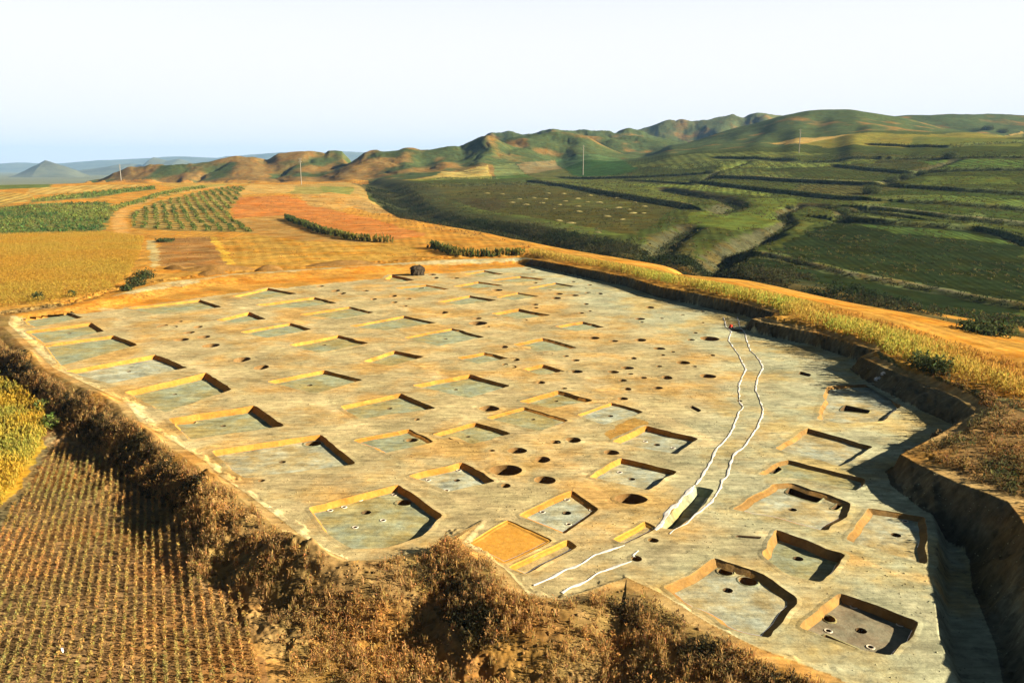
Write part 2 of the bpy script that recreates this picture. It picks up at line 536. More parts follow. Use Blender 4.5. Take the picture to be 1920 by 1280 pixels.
CUTS = [  # erosion gullies: depth, half width m, line
    (4.0, 5, [(1318, 512), (1340, 490), (1372, 464), (1440, 436)]), (2.4, 3, [(1440, 436), (1480, 415), (1462, 398), (1500, 383), (1570, 386)]), (3.0, 6, [(1240, 352), (1300, 363), (1365, 373), (1385, 384), (1340, 396)]),
    (2.0, 3, [(1580, 412), (1570, 400), (1590, 392), (1630, 392)]), (2.0, 4, [(1305, 340), (1340, 325), (1400, 308)]), (2.0, 4, [(1660, 345), (1700, 330), (1790, 300)]), (3.0, 5, [(1290, 425), (1250, 450), (1215, 475)]),
]
_all = [p for _, l in TERR for p in l] + [p for _, _, l in CUTS for p in l]
_w = hit([p[0] for p in _all], [p[1] for p in _all], base_h)
_i = 0
TERRW, CUTSW = [], []
for a, l in TERR:
    TERRW.append((a, _w[_i:_i + len(l)]))
    _i += len(l)
for a, s, l in CUTS:
    CUTSW.append((a, s, _w[_i:_i + len(l)]))
    _i += len(l)


def near_line(x, y, line, pad):
    line = np.asarray(line)
    return (x > line[:, 0].min() - pad) & (x < line[:, 0].max() + pad) & (y > line[:, 1].min() - pad) & (y < line[:, 1].max() + pad)


def site_noise(x, y):
    return .16 * (fbm(x * .07, y * .07, 3, 3) - .5) + .05 * (fbm(x * .5, y * .5, 5, 3) - .5)


def height(x, y):
    z = base_h(x, y)
    r = np.hypot(x, y)
    # hills
    far = r > 650
    if far.any():
        xf, yf = x[far], y[far]
        s = np.zeros(xf.shape)
        pxf = ridge_px(xf, yf)
        warp = fbm(xf / 70, yf / 70, 31, 4) - .5
        rid = 1 - np.abs(2 * fbm(xf / 60 + 1.5 * warp, yf / 85, 41, 5) - 1)
        for u, amp, yc, dp in RIDGEW:
            m2 = (np.abs(yf - yc) < dp * 3.2) & (pxf > u[0]) & (pxf < u[-1])
            if not m2.any():
                continue
            pq, yq = pxf[m2], yf[m2]
            a_ = np.interp(pq + 40 * warp[m2] * np.minimum(np.abs(yq - yc) / dp, 2), u, amp)
            wid = .8 * dp * (.7 + .6 * fbm(pq / 70, (yq - yc) / 300 + yc, 43, 2))
            q = np.abs((yq - yc + 30 * warp[m2] * np.minimum(np.abs(yq - yc) / dp, 1)) / wid)
            e = a_ * (.65 * np.exp(-1.1 * q ** 1.3) + .35 * np.exp(-.5 * q ** 1.6))
            rg = .08 if u[-1] > 1900 else .24
            e = e * (1 - rg / 2 + rg * fbm(xf[m2] / 75, yf[m2] / 75, 47, 5))
            rid[m2] = np.where((e > s[m2]) & (rg < .1), .5, rid[m2]) * np.where(q < .25, 1, 1)
            s0 = s[m2]
            hh_ = np.maximum(16 - np.abs(e - s0), 0) / 16 * np.minimum(np.minimum(e, s0) / 6, 1)
            s[m2] = np.maximum(e, s0) + hh_ * hh_ * 4.0
        z[far] += s - np.minimum(s, 22) * .20 * np.maximum(rid - .62, 0) * 2.2
        z[far] += sstep(650, 900, r[far]) * 2.0 * (fbm(xf / 60, yf / 60, 61, 4) - .5)
    mid = (r > 150)
    z[mid] += (.8 * (fbm(x[mid] / 25, y[mid] / 25, 71, 3) - .5)) * sstep(150, 300, r[mid])
    # gully beyond the orange field
    m = near_line(x, y, GULLY, 60)
    if m.any():
        d, sd, _ = seg_dist(x[m], y[m], GULLY)
        s = np.where(sd > 0, d, -d)
        sc = np.clip(np.hypot(x[m], y[m]) / 260, .55, 1.4)
        z[m] -= (3.6 + 1.4 * fbm(x[m] / 15, y[m] / 15, 9, 3)) * np.exp(-((s - 15 * sc) / (9 * sc)) ** 2)
    for a, line in TERRW:
        m = near_line(x, y, line, 30)
        if m.any():
            d, sd, _ = seg_dist(x[m], y[m], line)
            s = np.where(sd > 0, d, -d) + 1.4 * (fbm(x[m] / 9, y[m] / 9, 13, 2) - .5)
            z[m] += a * (sstep(-1.6, 1.6, s) - .5) * np.exp(-(d / 14) ** 2)
    for a, w, line in CUTSW:
        m = near_line(x, y, line, 4 * w)
        if m.any():
            d, _, _ = seg_dist(x[m], y[m], line)
            z[m] -= a * np.exp(-(d / w) ** 2) * (.7 + .6 * fbm(x[m] / 8, y[m] / 8, 15, 2))
    # excavation
    m = near_line(x, y, RIMW, 14)
    if m.any():
        xs, ys = x[m], y[m]
        d, _, rz = seg_dist(xs, ys, RIMW, True, RZ)
        _, _, ro = seg_dist(xs, ys, RIMW, True, RO)
        _, _, ri = seg_dist(xs, ys, RIMW, True, RI)
        ins = in_poly(xs, ys, RIMW)
        lump = fbm(xs / 2.2, ys / 2.2, 21, 4) - .5
        lump2 = fbm(xs / .7, ys / .7, 25, 3) - .5
        d2 = np.maximum(d + (lump * np.where(ins, 1.5, .9) + lump2 * np.where(ins, 1.0, .5)) * np.clip(d * 2, 0, 1), 0)
        zin = site_noise(xs, ys) * sstep(0, 1.5, d)
        steep = np.where(rz > 1.2, np.clip(d2 / (ri * .75), 0, 1), sstep(0, 1, d2 / ri))
        inside = zin + rz * (1 - steep)
        k = sstep(.12, 1, d2 / ro)
        outside = rz * (1 - k) + (z[m] + (.9 * lump + .8 * lump2 + .25 * (fbm(xs / .3, ys / .3, 29, 2) - .5)) * np.where(ro > 2.5, 1, .35) * (1 - .9 * sstep(ro - 1, ro + 3, d))) * k
        for bx, by, h, sg in SPURW:
            outside += .8 * h * np.exp(-((xs - bx) ** 2 + (ys - by) ** 2) / (2 * sg * sg)) * (.6 + .8 * fbm(xs / .8, ys / .8, 27, 3)) * sstep(0, 1.2, d)
        z[m] = np.where(ins, inside, outside)
        lo = in_poly(xs, ys, LOW) & ins
        dl, _, _ = seg_dist(xs, ys, LOW[:6])
        zl = z[m]
        zl = zl - np.where(lo, 1.3 * sstep(0, 1.0, dl) * sstep(0, 2.5, d), 0)
        z[m] = zl
    # tilled field rows at the foot of the bank are carried by the crop itself
    return z


# ------------------------------------------------------------------ pits: where they are
HOUSES = [  # name of row, rank word, corners, depth, floor kind
    # row along the overgrown bank
    ('bank', [(42, 598), (126, 584), (156, 595), (62, 614)], .40, 'g', []),
    ('bank', [(47, 621), (172, 605), (195, 621), (82, 644)], .45, 'g', [(130, 625, 4)]),
    ('bank', [(82, 646), (214, 629), (259, 647), (112, 686)], .48, 'g', []),
    ('bank', [(122, 696), (292, 665), (351, 690), (206, 719)], .50, 'w', [(242, 697, 4)]),
    ('bank', [(232, 735), (387, 699), (435, 730), (309, 772)], .52, 'g', [(328, 739, 4)]),
    ('bank', [(314, 785), (478, 760), (534, 799), (355, 824)], .55, 'g', [(419, 798, 5)]),
    ('bank', [(394, 846), (602, 814), (669, 869), (455, 897)], .58, 'w', [(530, 866, 6)]),
    ('bank', [(578, 951), (747, 908), (829, 966), (795, 1005), (720, 1028), (660, 1030), (612, 1000)], .42, 'g', [(687, 960, 9)]),
    # second row
    ('second', [(240, 577), (375, 562), (416, 576), (290, 589)], .38, 'g', []),
    ('second', [(405, 600), (467, 585), (499, 598), (440, 605)], .38, 'g', []),
    ('second', [(450, 622), (545, 605), (584, 617), (500, 634)], .34, 'g', []),
    ('second', [(500, 716), (607, 694), (679, 712), (592, 738)], .36, 'g', [(581, 722, 5)]),
    ('second', [(662, 825), (769, 804), (815, 828), (722, 850)], .22, 'g', []),
    ('second', [(768, 891), (869, 867), (930, 903), (838, 922)], .36, 'w', [(857, 901, 6)]),
    ('second', [(970, 965), (1070, 918), (1126, 955), (1058, 1002)], .20, 'w', [(1063, 961, 8)]),
    # third row
    ('third', [(435, 556), (503, 540), (556, 550), (490, 561)], .38, 'g', []),
    ('third', [(478, 572), (590, 557), (633, 568), (545, 578)], .34, 'g', []),
    ('third', [(560, 590), (655, 575), (702, 586), (632, 598)], .34, 'g', []),
    ('third', [(542, 647), (635, 628), (691, 643), (600, 662)], .36, 'g', [(608, 647, 4)]),
    ('third', [(637, 762), (752, 738), (817, 766), (676, 786)], .36, 'g', [(731, 766, 5)]),
    ('third', [(807, 814), (893, 791), (958, 813), (888, 832)], .30, 'g', [(878, 818, 4)]),
    # fourth row
    ('fourth', [(655, 611), (757, 592), (818, 605), (722, 619)], .34, 'g', []),
    ('fourth', [(680, 677), (740, 657), (797, 669), (733, 686)], .36, 'g', []),
    ('fourth', [(772, 723), (880, 702), (957, 723), (878, 746)], .40, 'g', [(855, 730, 4)]),
    ('fourth', [(912, 783), (982, 763), (1068, 788), (1010, 808)], .22, 'g', [(1000, 786, 4)]),
    ('fourth', [(1149, 828), (1210, 797), (1311, 821), (1268, 851)], .42, 'w', [(1232, 832, 6)]),
    ('fourth', [(1102, 895), (1162, 858), (1269, 882), (1217, 919)], .38, 'w', [(1185, 898, 6)]),
    # fifth row
    ('fifth', [(722, 523), (735, 515), (778, 525), (752, 529)], .45, 'g', []),
    ('fifth', [(740, 540), (800, 534), (843, 542), (785, 547)], .32, 'g', []),
    ('fifth', [(820, 566), (880, 554), (932, 563), (862, 572)], .36, 'g', []),
    ('fifth', [(757, 632), (849, 615), (908, 632), (822, 649)], .36, 'g', [(836, 635, 4)]),
    ('fifth', [(855, 671), (908, 661), (952, 672), (895, 682)], .34, 'g', []),
    ('fifth', [(980, 691), (1018, 683), (1060, 697), (1010, 703)], .32, 'g', []),
    ('fifth', [(973, 752), (1045, 732), (1113, 750), (1032, 765)], .38, 'g', [(1043, 751, 4)]),
    ('fifth', [(1080, 777), (1147, 754), (1210, 772), (1132, 796)], .20, 'w', [(1145, 779, 5)]),
    # far row
    ('far', [(870, 514), (908, 507), (944, 514), (900, 519)], .34, 'g', []),
    ('far', [(920, 525), (975, 518), (1026, 524), (970, 530)], .36, 'g', []),
    ('far', [(850, 537), (897, 528), (946, 535), (896, 541)], .34, 'g', []),
    ('far', [(990, 540), (1042, 530), (1086, 538), (1030, 545)], .36, 'g', []),
    ('far', [(930, 558), (970, 549), (1011, 556), (965, 563)], .28, 'g', []),
    ('far', [(920, 588), (972, 579), (1032, 591), (975, 598)], .40, 'g', []),
    ('far', [(1040, 612), (1093, 603), (1133, 613), (1080, 621)], .30, 'g', []),
    ('far', [(962, 646), (1018, 634), (1084, 652), (1020, 662)], .36, 'g', []),
    # east group beyond the lime lines
    ('east', [(1453, 841), (1513, 803), (1640, 838), (1575, 874)], .32, 'w', []),
    ('east', [(1420, 888), (1474, 861), (1622, 899), (1608, 920), (1520, 901)], .28, 'g', []),
    ('east', [(1374, 953), (1450, 907), (1490, 906), (1602, 946), (1592, 966), (1545, 993)], .24, 'w', [(1487, 955, 7)]),
    ('east', [(1584, 1013), (1627, 953), (1733, 970), (1738, 1010), (1737, 1060)], .28, 'w', [(1680, 1003, 9)]),
    ('east', [(1425, 1037), (1457, 993), (1589, 1040), (1538, 1091), (1470, 1075)], .62, 'g', [(1497, 1047, 9)]),
    ('east', [(1243, 1102), (1340, 1047), (1432, 1077), (1496, 1118), (1468, 1165), (1438, 1198), (1370, 1180)], .30, 'w', [(1365, 1106, 9)]),
    ('east', [(1493, 1174), (1575, 1110), (1722, 1168), (1700, 1205), (1665, 1228), (1600, 1215)], .48, 'b', [(1615, 1182, 10)]),
    ('east', [(1534, 787), (1550, 724), (1650, 718), (1690, 760), (1655, 790), (1580, 796)], .36, 'w', []),
]
POSTS = {  # house index -> small pale rimmed post holes
    7: [(675, 937), (645, 950), (619, 956), (666, 988), (739, 927), (718, 975)],
    13: [(860, 882), (803, 900), (837, 920), (900, 900)],
    14: [(1063, 936), (1017, 959), (1110, 956), (1066, 982)],
    25: [(1210, 826), (1262, 838)], 26: [(1162, 885)],
    6: [], 49: [(1601, 1137), (1688, 1170), (1553, 1182), (1632, 1213)], 46: [(1660, 965), (1697, 977)],
}
SQUARE = [  # shallow fresh square and small cuttings: corners, depth, floor, name, label, category
    ([(872, 1019), (951, 974), (1039, 1013), (947, 1057)], .10, 'o', 'excavation_square', 'smooth bright orange square of fresh loess beside the ends of the white lines', 'square'),
    ([(950, 1063), (1064, 1010), (1085, 1024), (985, 1076)], .16, 's', 'cutting', 'long shallow step cut beside the bright orange square', 'cutting'),
    ([(1147, 1011), (1211, 977), (1232, 990), (1172, 1020)], .16, 's', 'cutting', 'short shallow step cut at the gap in the white lines', 'cutting'),
]
TRENCH = [  # deep narrow rectangular cuts: corners, depth, label
    ([(1470, 924), (1482, 911), (1547, 931), (1532, 944)], .9, 'wide dark rectangular grave cut in the pale floor east of the white lines'),
    ([(1557, 954), (1575, 941), (1583, 947), (1568, 957)], .7, 'small dark square cut beside the wide rectangular grave cut'),
    ([(1443, 885), (1457, 873), (1467, 880), (1453, 889)], .7, 'small dark boxlike cut at the head of the second east house pit'),
    ([(1292, 763), (1298, 760), (1316, 769), (1310, 773)], .6, 'short narrow slot dug alone in bare soil beside the paired white lines'),
    ([(1543, 1193), (1547, 1189), (1611, 1217), (1607, 1222)], .5, 'long thin slot along the edge of the brown floored house pit'),
    ([(1379, 1007), (1382, 1003), (1428, 1006), (1424, 1010)], .5, 'thin dark slot in open soil before the deepest east house pit'),
    ([(586, 955), (588, 952), (629, 941), (628, 945)], .35, 'narrow slot under the lit wall of the big open ended house pit'),
    ([(327, 797), (330, 794), (368, 790), (366, 794)], .2, 'shallow orange slot under the lit wall of the sixth bank house pit'),
    ([(838, 823), (841, 820), (862, 830), (858, 832)], .3, 'thin slot across the corner of a pale house pit in the third row'),
    ([(1496, 701), (1500, 695), (1522, 701), (1518, 706)], .6, 'dark oblong cut in smooth soil between the white lines and the dark bank'),
    ([(1574, 770), (1584, 759), (1632, 769), (1628, 776)], .7, 'long dark cut under the high shaded east bank wall'),
]
DITCH = [(1236, 990), (1270, 944), (1303, 910), (1340, 917), (1327, 938), (1300, 968), (1266, 993)]

ROUND = [  # centre, half width px
    (304, 611, 9), (322, 613, 9), (335, 603, 6), (371, 613, 8), (354, 624, 9), (340, 637, 11), (382, 632, 10), (395, 648, 13), (454, 675, 14), (490, 689, 13),
    (600, 537, 6), (629, 545, 8), (641, 550, 7), (685, 545, 6), (700, 561, 6), (737, 555, 7), (766, 560, 5), (739, 567, 6), (760, 574, 4), (832, 586, 8), (810, 515, 7), (816, 521, 7), (854, 522, 6),
    (790, 540, 5), (895, 597, 7), (897, 606, 14), (932, 544, 9), (1031, 545, 6), (1047, 551, 7), (1043, 559, 8), (1077, 554, 7), (1102, 549, 5), (1124, 551, 6), (1003, 571, 6), (1004, 577, 5),
    (1099, 570, 5), (1090, 587, 5), (1106, 583, 3.5), (1219, 576, 7), (1200, 598, 8), (1203, 604, 4), (1241, 597, 3.5), (1280, 590, 3.5), (1318, 584, 3.5), (1114, 634, 9), (1151, 640, 7), (1201, 638, 10),
    (1236, 654, 9), (1243, 666, 4), (1296, 637, 6), (1330, 635, 15), (1304, 624, 4), (1336, 666, 5), (1281, 680, 11), (1301, 687, 5), (1327, 705, 13), (1251, 708, 10), (1236, 687, 5), (1177, 690, 10),
    (1150, 697, 9), (1182, 701, 5), (1168, 713, 7), (1177, 729, 7), (1233, 727, 8), (1206, 708, 6), (1188, 672, 6), (1079, 697, 11), (1079, 676, 7), (1061, 668, 5), (1026, 663, 9), (967, 675, 8),
    (945, 651, 8), (1014, 717, 8), (1058, 728, 5), (1168, 747, 9), (917, 766, 16), (1093, 539, 6), (922, 845, 5), (970, 845, 15), (1018, 862, 14), (948, 882, 26), (1022, 900, 18), (948, 911, 9),
    (1042, 829, 9), (1075, 825, 13), (1147, 848, 13), (1183, 935, 25), (772, 825, 11), (782, 787, 5), (600, 826, 15), (764, 938, 14), (490, 901, 6), (1225, 1013, 9), (1193, 1047, 10),
    (1360, 1072, 14), (1402, 1089, 17), (1538, 1155, 11), (1582, 658, 8), (1517, 645, 6), (947, 684, 6), (962, 688, 7), (1450, 880, 0), (1106, 534, 4), (1075, 528, 4), (1085, 522, 4),
    (1060, 515, 4), (1092, 524, 4), (1003, 530, 5), (1070, 505, 4), (990, 505, 5), (1000, 509, 4), (1293, 561, 4), (985, 600, 4), (1318, 605, 3), (1384, 620, 9), (915, 612, 4),
    (1262, 660, 4), (1387, 752, 5), (976, 652, 3), (690, 500, 4),
]
ROUND = [r for r in ROUND if r[2] > 0]


def ground_z(x, y):
    return site_noise(np.asarray(x, float), np.asarray(y, float))


def wpoly(px):
    p = [P(*q) for q in px]
    a = sum(p[i][0] * p[(i + 1) % len(p)][1] - p[(i + 1) % len(p)][0] * p[i][1] for i in range(len(p)))
    return p if a > 0 else p[::-1]


def wpolyz(px, z):
    p = [P(*q, z) for q in px]
    a = sum(p[i][0] * p[(i + 1) % len(p)][1] - p[(i + 1) % len(p)][0] * p[i][1] for i in range(len(p)))
    return p if a > 0 else p[::-1]


def fine_outline(poly, step=.45, jit=.10, rnd=.30):
    """a cut edge: corners rounded a little, sides slightly uneven"""
    poly = [Vector(p) for p in poly]
    n, out = len(poly), []
    for i in range(n):
        a, b, c = poly[i - 1], poly[i], poly[(i + 1) % n]
        e = min(rnd, (a - b).length * .3, (c - b).length * .3)
        p0, p1 = b + (a - b).normalized() * e, b + (c - b).normalized() * e
        out += [p0, (p0 + p1) / 4 + b / 2, p1]
        d = poly[(i + 1) % n]
        e2 = min(rnd, (b - d).length * .3)
        q = d + (b - d).normalized() * e2
        k = max(1, int((q - p1).length / step))
        out += [p1 + (q - p1) * (j / k) for j in range(1, k)]
    o = np.array([(v.x, v.y) for v in out])
    s = rng.uniform(0, 100)
    nx = fbm(o[:, 0] * .8 + s, o[:, 1] * .8, 91, 3) - .5
    ny = fbm(o[:, 0] * .8, o[:, 1] * .8 + s, 92, 3) - .5
    return o + np.stack([nx, ny], 1) * jit * 2


def offset(o, d):
    """grow (d > 0) or shrink a counter-clockwise outline"""
    t = np.roll(o, -1, 0) - np.roll(o, 1, 0)
    t /= np.maximum(np.linalg.norm(t, axis=1, keepdims=True), 1e-6)
    return o + np.stack([t[:, 1], -t[:, 0]], 1) * d


HOLES = []          # outlines that the ground sheet leaves open


def cell(x, y):
    return max(.14, .0046 * math.hypot(x, y))


def rings(levels, close_bottom=False):
    """strip mesh through equally long rings of 3D points"""
    m = len(levels[0])
    v = np.concatenate(levels)
    f = []
    for k in range(len(levels) - 1):
        for i in range(m):
            j = (i + 1) % m
            f.append((k * m + i, k * m + j, (k + 1) * m + j, (k + 1) * m + i))
    if close_bottom:
        c = levels[-1].mean(0, keepdims=True)
        v = np.concatenate([v, c])
        b = (len(levels) - 1) * m
        f += [(b + i, b + (i + 1) % m, len(v) - 1) for i in range(m)]
    return v, f


def ring3(o, z):
    return np.column_stack([o, np.broadcast_to(z, len(o))])


def apron_levels(o, lip=.03):
    c = o.mean(0)
    w = 2.4 * cell(*c)
    out2 = offset(o, w)
    out1 = offset(o, w * .45)
    return [ring3(out2, ground_z(*out2.T) - .05), ring3(out1, ground_z(*out1.T) + .012), ring3(o, ground_z(*o.T) + lip)]


def soil_col(x, y):
    d, _, _ = seg_dist(x, y, RIMW[9:38])
    k = (1 - sstep(9, 24, d + 14 * (fbm(x / 7, y / 7, 171, 3) - .5)))[..., None]
    return np.array(SOIL) * (1 - k) + np.array(GREYSOIL) * k


def add_apron(o, parent, name='rim'):
    lv = apron_levels(o)
    v, f = rings(lv)
    v[:, :2] -= 0
    ob = mesh_obj(name, v - np.array(parent.location) if parent else v, f, M_APRON, parent, soil_col(*v[:, :2].T), True)
    HOLES.append((offset(o, .3 * cell(*o.mean(0))), o.mean(0)))
    return ob


def cup(name, cx, cy, zc, r, depth, mat, parent, rimmat=None, ex=1.0):
    """a small hole in a floor with a low pale lip"""
    m = 12
    a = np.arange(m) * 2 * np.pi / m
    u = np.stack([np.cos(a) * ex, np.sin(a)], 1)
    c = np.array([cx, cy])
    lv = [ring3(c + u * r * 1.0, zc + .035), ring3(c + u * r * .92, zc - depth * .6), ring3(c + u * r * .7, zc - depth)]
    v, f = rings(lv, True)
    off = np.array(parent.location) if parent else 0
    ob = mesh_obj(name, v - off, f, mat, parent, None, True)
    if rimmat:
        lv = [ring3(c + u * r * 1.9, zc - .015), ring3(c + u * r * 1.45, zc + .05), ring3(c + u * r * 1.0, zc + .035)]
        v, f = rings(lv)
        mesh_obj('lip', v - ob.matrix_world.translation * 0 - off, f, rimmat, ob)
    return ob


FLOORS = {'g': M_FLOOR, 'w': M_WHITEFLOOR, 'b': M_BROWNFLOOR, 'o': M_ORANGEFLOOR, 's': M_GROUND, 'd': M_PITSOIL}


def dug_pit(name, poly_px, depth, floor, hearths=(), posts=(), wallmat=None, extra=(), jit=.10, batter=.10, base=None, polys=()):
    poly = [P(*q, base or 0.0) for q in poly_px]
    if sum(poly[i][0] * poly[(i + 1) % len(poly)][1] - poly[(i + 1) % len(poly)][0] * poly[i][1] for i in range(len(poly))) < 0:
        poly = poly[::-1]
    o = fine_outline(poly, jit=jit)
    c = o.mean(0)
    zc = float(ground_z(*c)) if base is None else base
    root = empty(name, (c[0], c[1], zc))
    loc = np.array(root.location)
    if base is None:
        add_apron(o, root)
        zr = ground_z(*o.T) + .03
    else:
        zr = np.full(len(o), base + .03)
        v, f = rings([ring3(offset(o, .22), base - .06), ring3(offset(o, .10), base + .02), ring3(o, zr)])
        mesh_obj('rim', v - loc, f, M_FLOOR, root, None, True)
    o1, o2 = offset(o, -.04), offset(o, -.04 - batter * .5)
    o3 = offset(o, -.04 - batter)
    s = rng.uniform(0, 50)
    zf = lambda q: zc - depth + .07 * (fbm(q[:, 0] * .6 + s, q[:, 1] * .6, 51, 3) - .5)
    v, f = rings([ring3(o, zr), ring3(o1, zr - .05), ring3(o2, zr * .4 + (zc - depth) * .6), ring3(o3, zf(o3) - .01)])
    mesh_obj('wall', v - loc, f, wallmat or M_WALL, root)
    # floor with openings for hearths and posts
    holes = [(*P(a, b, -depth), r) for a, b, r in [(h[0], h[1], None) for h in hearths] + [(q[0], q[1], None) for q in posts]]
    rr = []
    for i, h in enumerate(hearths):
        x0, _ = P(h[0] - h[2], h[1], -depth)
        x1, _ = P(h[0] + h[2], h[1], -depth)
        rr.append(max((x1 - x0) / 2, .16))
    rr += [.13 if not posts or len(posts) < 9 else .1] * len(posts)
    for ex, ey, er in extra:
        holes.append((ex, ey, None))
        rr.append(er)
    step = .6
    gx, gy = np.meshgrid(np.arange(o3[:, 0].min(), o3[:, 0].max(), step), np.arange(o3[:, 1].min(), o3[:, 1].max(), step))
    gx, gy = gx.ravel() + rng.uniform(-.15, .15, gx.size), gy.ravel() + rng.uniform(-.15, .15, gy.size)
    k = in_poly(gx, gy, offset(o3, -.15))
    for pl in polys:
        k &= ~in_poly(gx, gy, offset(pl, .1))
    for (hx, hy, _), r in zip(holes, rr):
        k &= np.hypot(gx - hx, gy - hy) > r + .1
    pv = [Vector(q) for q in o3] + [Vector(q) for q in zip(gx[k], gy[k])]
    edges = [(i, (i + 1) % len(o3)) for i in range(len(o3))]
    for (hx, hy, _), r in zip(holes, rr):
        b = len(pv)
        pv += [Vector((hx + r * math.cos(i * math.pi / 6), hy + r * math.sin(i * math.pi / 6))) for i in range(12)]
        edges += [(b + i, b + (i + 1) % 12) for i in range(12)]
    for pl in polys:
        b = len(pv)
        pv += [Vector(q) for q in pl]
        edges += [(b + i, b + (i + 1) % len(pl)) for i in range(len(pl))]
    V, _, F, _, _, _ = delaunay_2d_cdt(pv, edges, [], 1, 1e-4)
    V = np.array([(q.x, q.y) for q in V])
    F = [q for q in F]
    cen = np.array([V[list(q)].mean(0) for q in F])
    ok = np.ones(len(F), bool)
    for (hx, hy, _), r in zip(holes, rr):
        ok &= np.hypot(cen[:, 0] - hx, cen[:, 1] - hy) > r * .93
    for pl in polys:
        ok &= ~in_poly(cen[:, 0], cen[:, 1], pl)
    F = [q for q, g in zip(F, ok) if g]
    v = np.column_stack([V, zf(V)])
    fm = FLOORS[floor]
    mesh_obj('floor', v - loc, F, fm, root, np.tile(np.array(SOIL), (len(v), 1)), True)
    for i, ((hx, hy, _), r) in enumerate(zip(holes, rr)):
        if i >= len(hearths) + len(posts):
            break
        z0 = float(zf(np.array([[hx, hy]]))[0]) - .02
        if i < len(hearths):
            cup('hearth', hx, hy, z0, r, .22, M_PITSOIL, root)
        else:
            cup('post_hole', hx, hy, z0, r, .35, M_PITSOIL, root, M_PALE)
    return root, zc - depth, o


ORD = ['first', 'second', 'third', 'fourth', 'fifth', 'sixth', 'seventh', 'eighth', 'ninth', 'tenth']
ROWTXT = {'bank': ('{} house pit along the overgrown bank, counted from the far golden crop', '{} bank house pit'),
          'second': ('{} house pit of the second row in from the overgrown bank', '{} pit of the second row'),
          'third': ('{} house pit of the third row in from the overgrown bank', '{} pit of the third row'),
          'fourth': ('{} house pit of the fourth row in from the overgrown bank', '{} pit of the fourth row'),
          'fifth': ('{} house pit of the fifth row in from the overgrown bank', '{} pit of the fifth row'),
          'far': ('{} small shaded house pit of the row below the orange bank and the corn', '{} pit of the far row'),
          'east': ('', '')}
EASTTXT = ['pale flat rectangular house pit below the corner of the shaded high bank', 'narrow grey house pit sunk in the shade line of the high bank',
           'pale shallow house pit holding the wide rectangular grave cut', 'pale bluish house pit ending at the great shadow of the bank',
           'deepest house pit, with black shaded walls round a tan floor', 'wide open ended house pit with two round pits in its corner',
           'brown floored house pit with four pale post holes and a hearth', 'irregular pale hollow under the high shaded corner of the bank']
EASTSHORT = ['pale pit below the bank corner', 'narrow grey pit of the shade line', 'pit with the wide grave cut', 'pale pit by the great shadow', 'deepest shaded pit', 'open ended pit', 'brown floored pit', 'hollow under the high bank']

rc = {}
HINFO = []
house_polys = []
for i, (row, poly, depth, fl, hearths) in enumerate(HOUSES):
    house_polys.append(np.array(wpoly(poly)))
    k = rc.get(row, 0)
    rc[row] = k + 1
    if row == 'east':
        lab, short = EASTTXT[k], EASTSHORT[k]
    else:
        lab, short = ROWTXT[row][0].format(ORD[k]), ROWTXT[row][1].format(ORD[k])
    HINFO.append((lab, short, house_polys[-1].mean(0)))

# round pits: which lie inside a house floor?
RP = []
for a, b, r in ROUND:
    x, y = P(a, b)
    x1, _ = P(a + r, b)
    rad = max(x1 - x, .22)
    ins = None
    for i, hp in enumerate(house_polys):
        if in_poly(np.array([x]), np.array([y]), hp)[0]:
            d, _, _ = seg_dist(np.array([x]), np.array([y]), hp, True)
            ins = i
            c_ = hp.mean(0)
            for _k in range(12):
                d, _, _ = seg_dist(np.array([x]), np.array([y]), offset(hp, -.45), True)
                if d[0] > rad * 1.25 and in_poly(np.array([x]), np.array([y]), offset(hp, -.45))[0]:
                    break
                x, y = x + (c_[0] - x) * .1, y + (c_[1] - y) * .1
    RP.append([x, y, rad, ins, (a, b, r)])
RP = [q for q in RP if q[3] != -1]
TIN = {}
for k, (poly, depth, lab) in enumerate(TRENCH):
    c = np.mean([P(*q) for q in poly], 0)
    for i, hp in enumerate(house_polys):
        if in_poly(c[:1], c[1:], hp)[0]:
            TIN[k] = i
for i, (row, poly, depth, fl, hearths) in enumerate(HOUSES):
    depth = depth * (rng.uniform(.5, .85) if row != 'east' else rng.uniform(.7, .9))
    ex = []
    tp = [fine_outline(wpolyz(TRENCH[k][0], -depth), jit=.0, rnd=.02) for k in TIN if TIN[k] == i]
    for q in RP:
        if q[3] == i:
            q[0], q[1] = q[0] * (CAM_H + depth) / CAM_H, q[1] * (CAM_H + depth) / CAM_H
            ex.append((q[0], q[1], q[2]))
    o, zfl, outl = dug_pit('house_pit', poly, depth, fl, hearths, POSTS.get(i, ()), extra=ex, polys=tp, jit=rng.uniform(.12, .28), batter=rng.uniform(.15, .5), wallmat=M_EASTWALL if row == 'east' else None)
    for k in TIN:
        if TIN[k] == i:
            TIN[k] = (i, float(zfl))
    for q in RP:
        if q[3] == i:
            q.append(zfl)
    tag(o, HINFO[i][0], 'house pit', 'rectangular house pits of the excavated village')

for poly, depth, fl, nm, lab, cat in SQUARE:
    o, _, _ = dug_pit(nm, poly, depth * (.5 if fl == 'o' else .8), fl, wallmat=M_ORANGEFLOOR, batter=.3)
    tag(o, lab, cat)
for k, (poly, depth, lab) in enumerate(TRENCH):
    o, _, _ = dug_pit('trench', poly, depth, 'd' if depth > .25 else 'g', wallmat=M_PITSOIL if depth > .25 else None, jit=.05, batter=.05, base=TIN[k][1] if k in TIN else None)
    tag(o, lab, 'trench', 'narrow slots and cuts in the excavation floor')
o, _, _ = dug_pit('ditch_section', DITCH, .55, 'w', wallmat=M_FLOOR, batter=.35)
tag(o, 'dug out stretch of ditch between the two white lines', 'ditch')

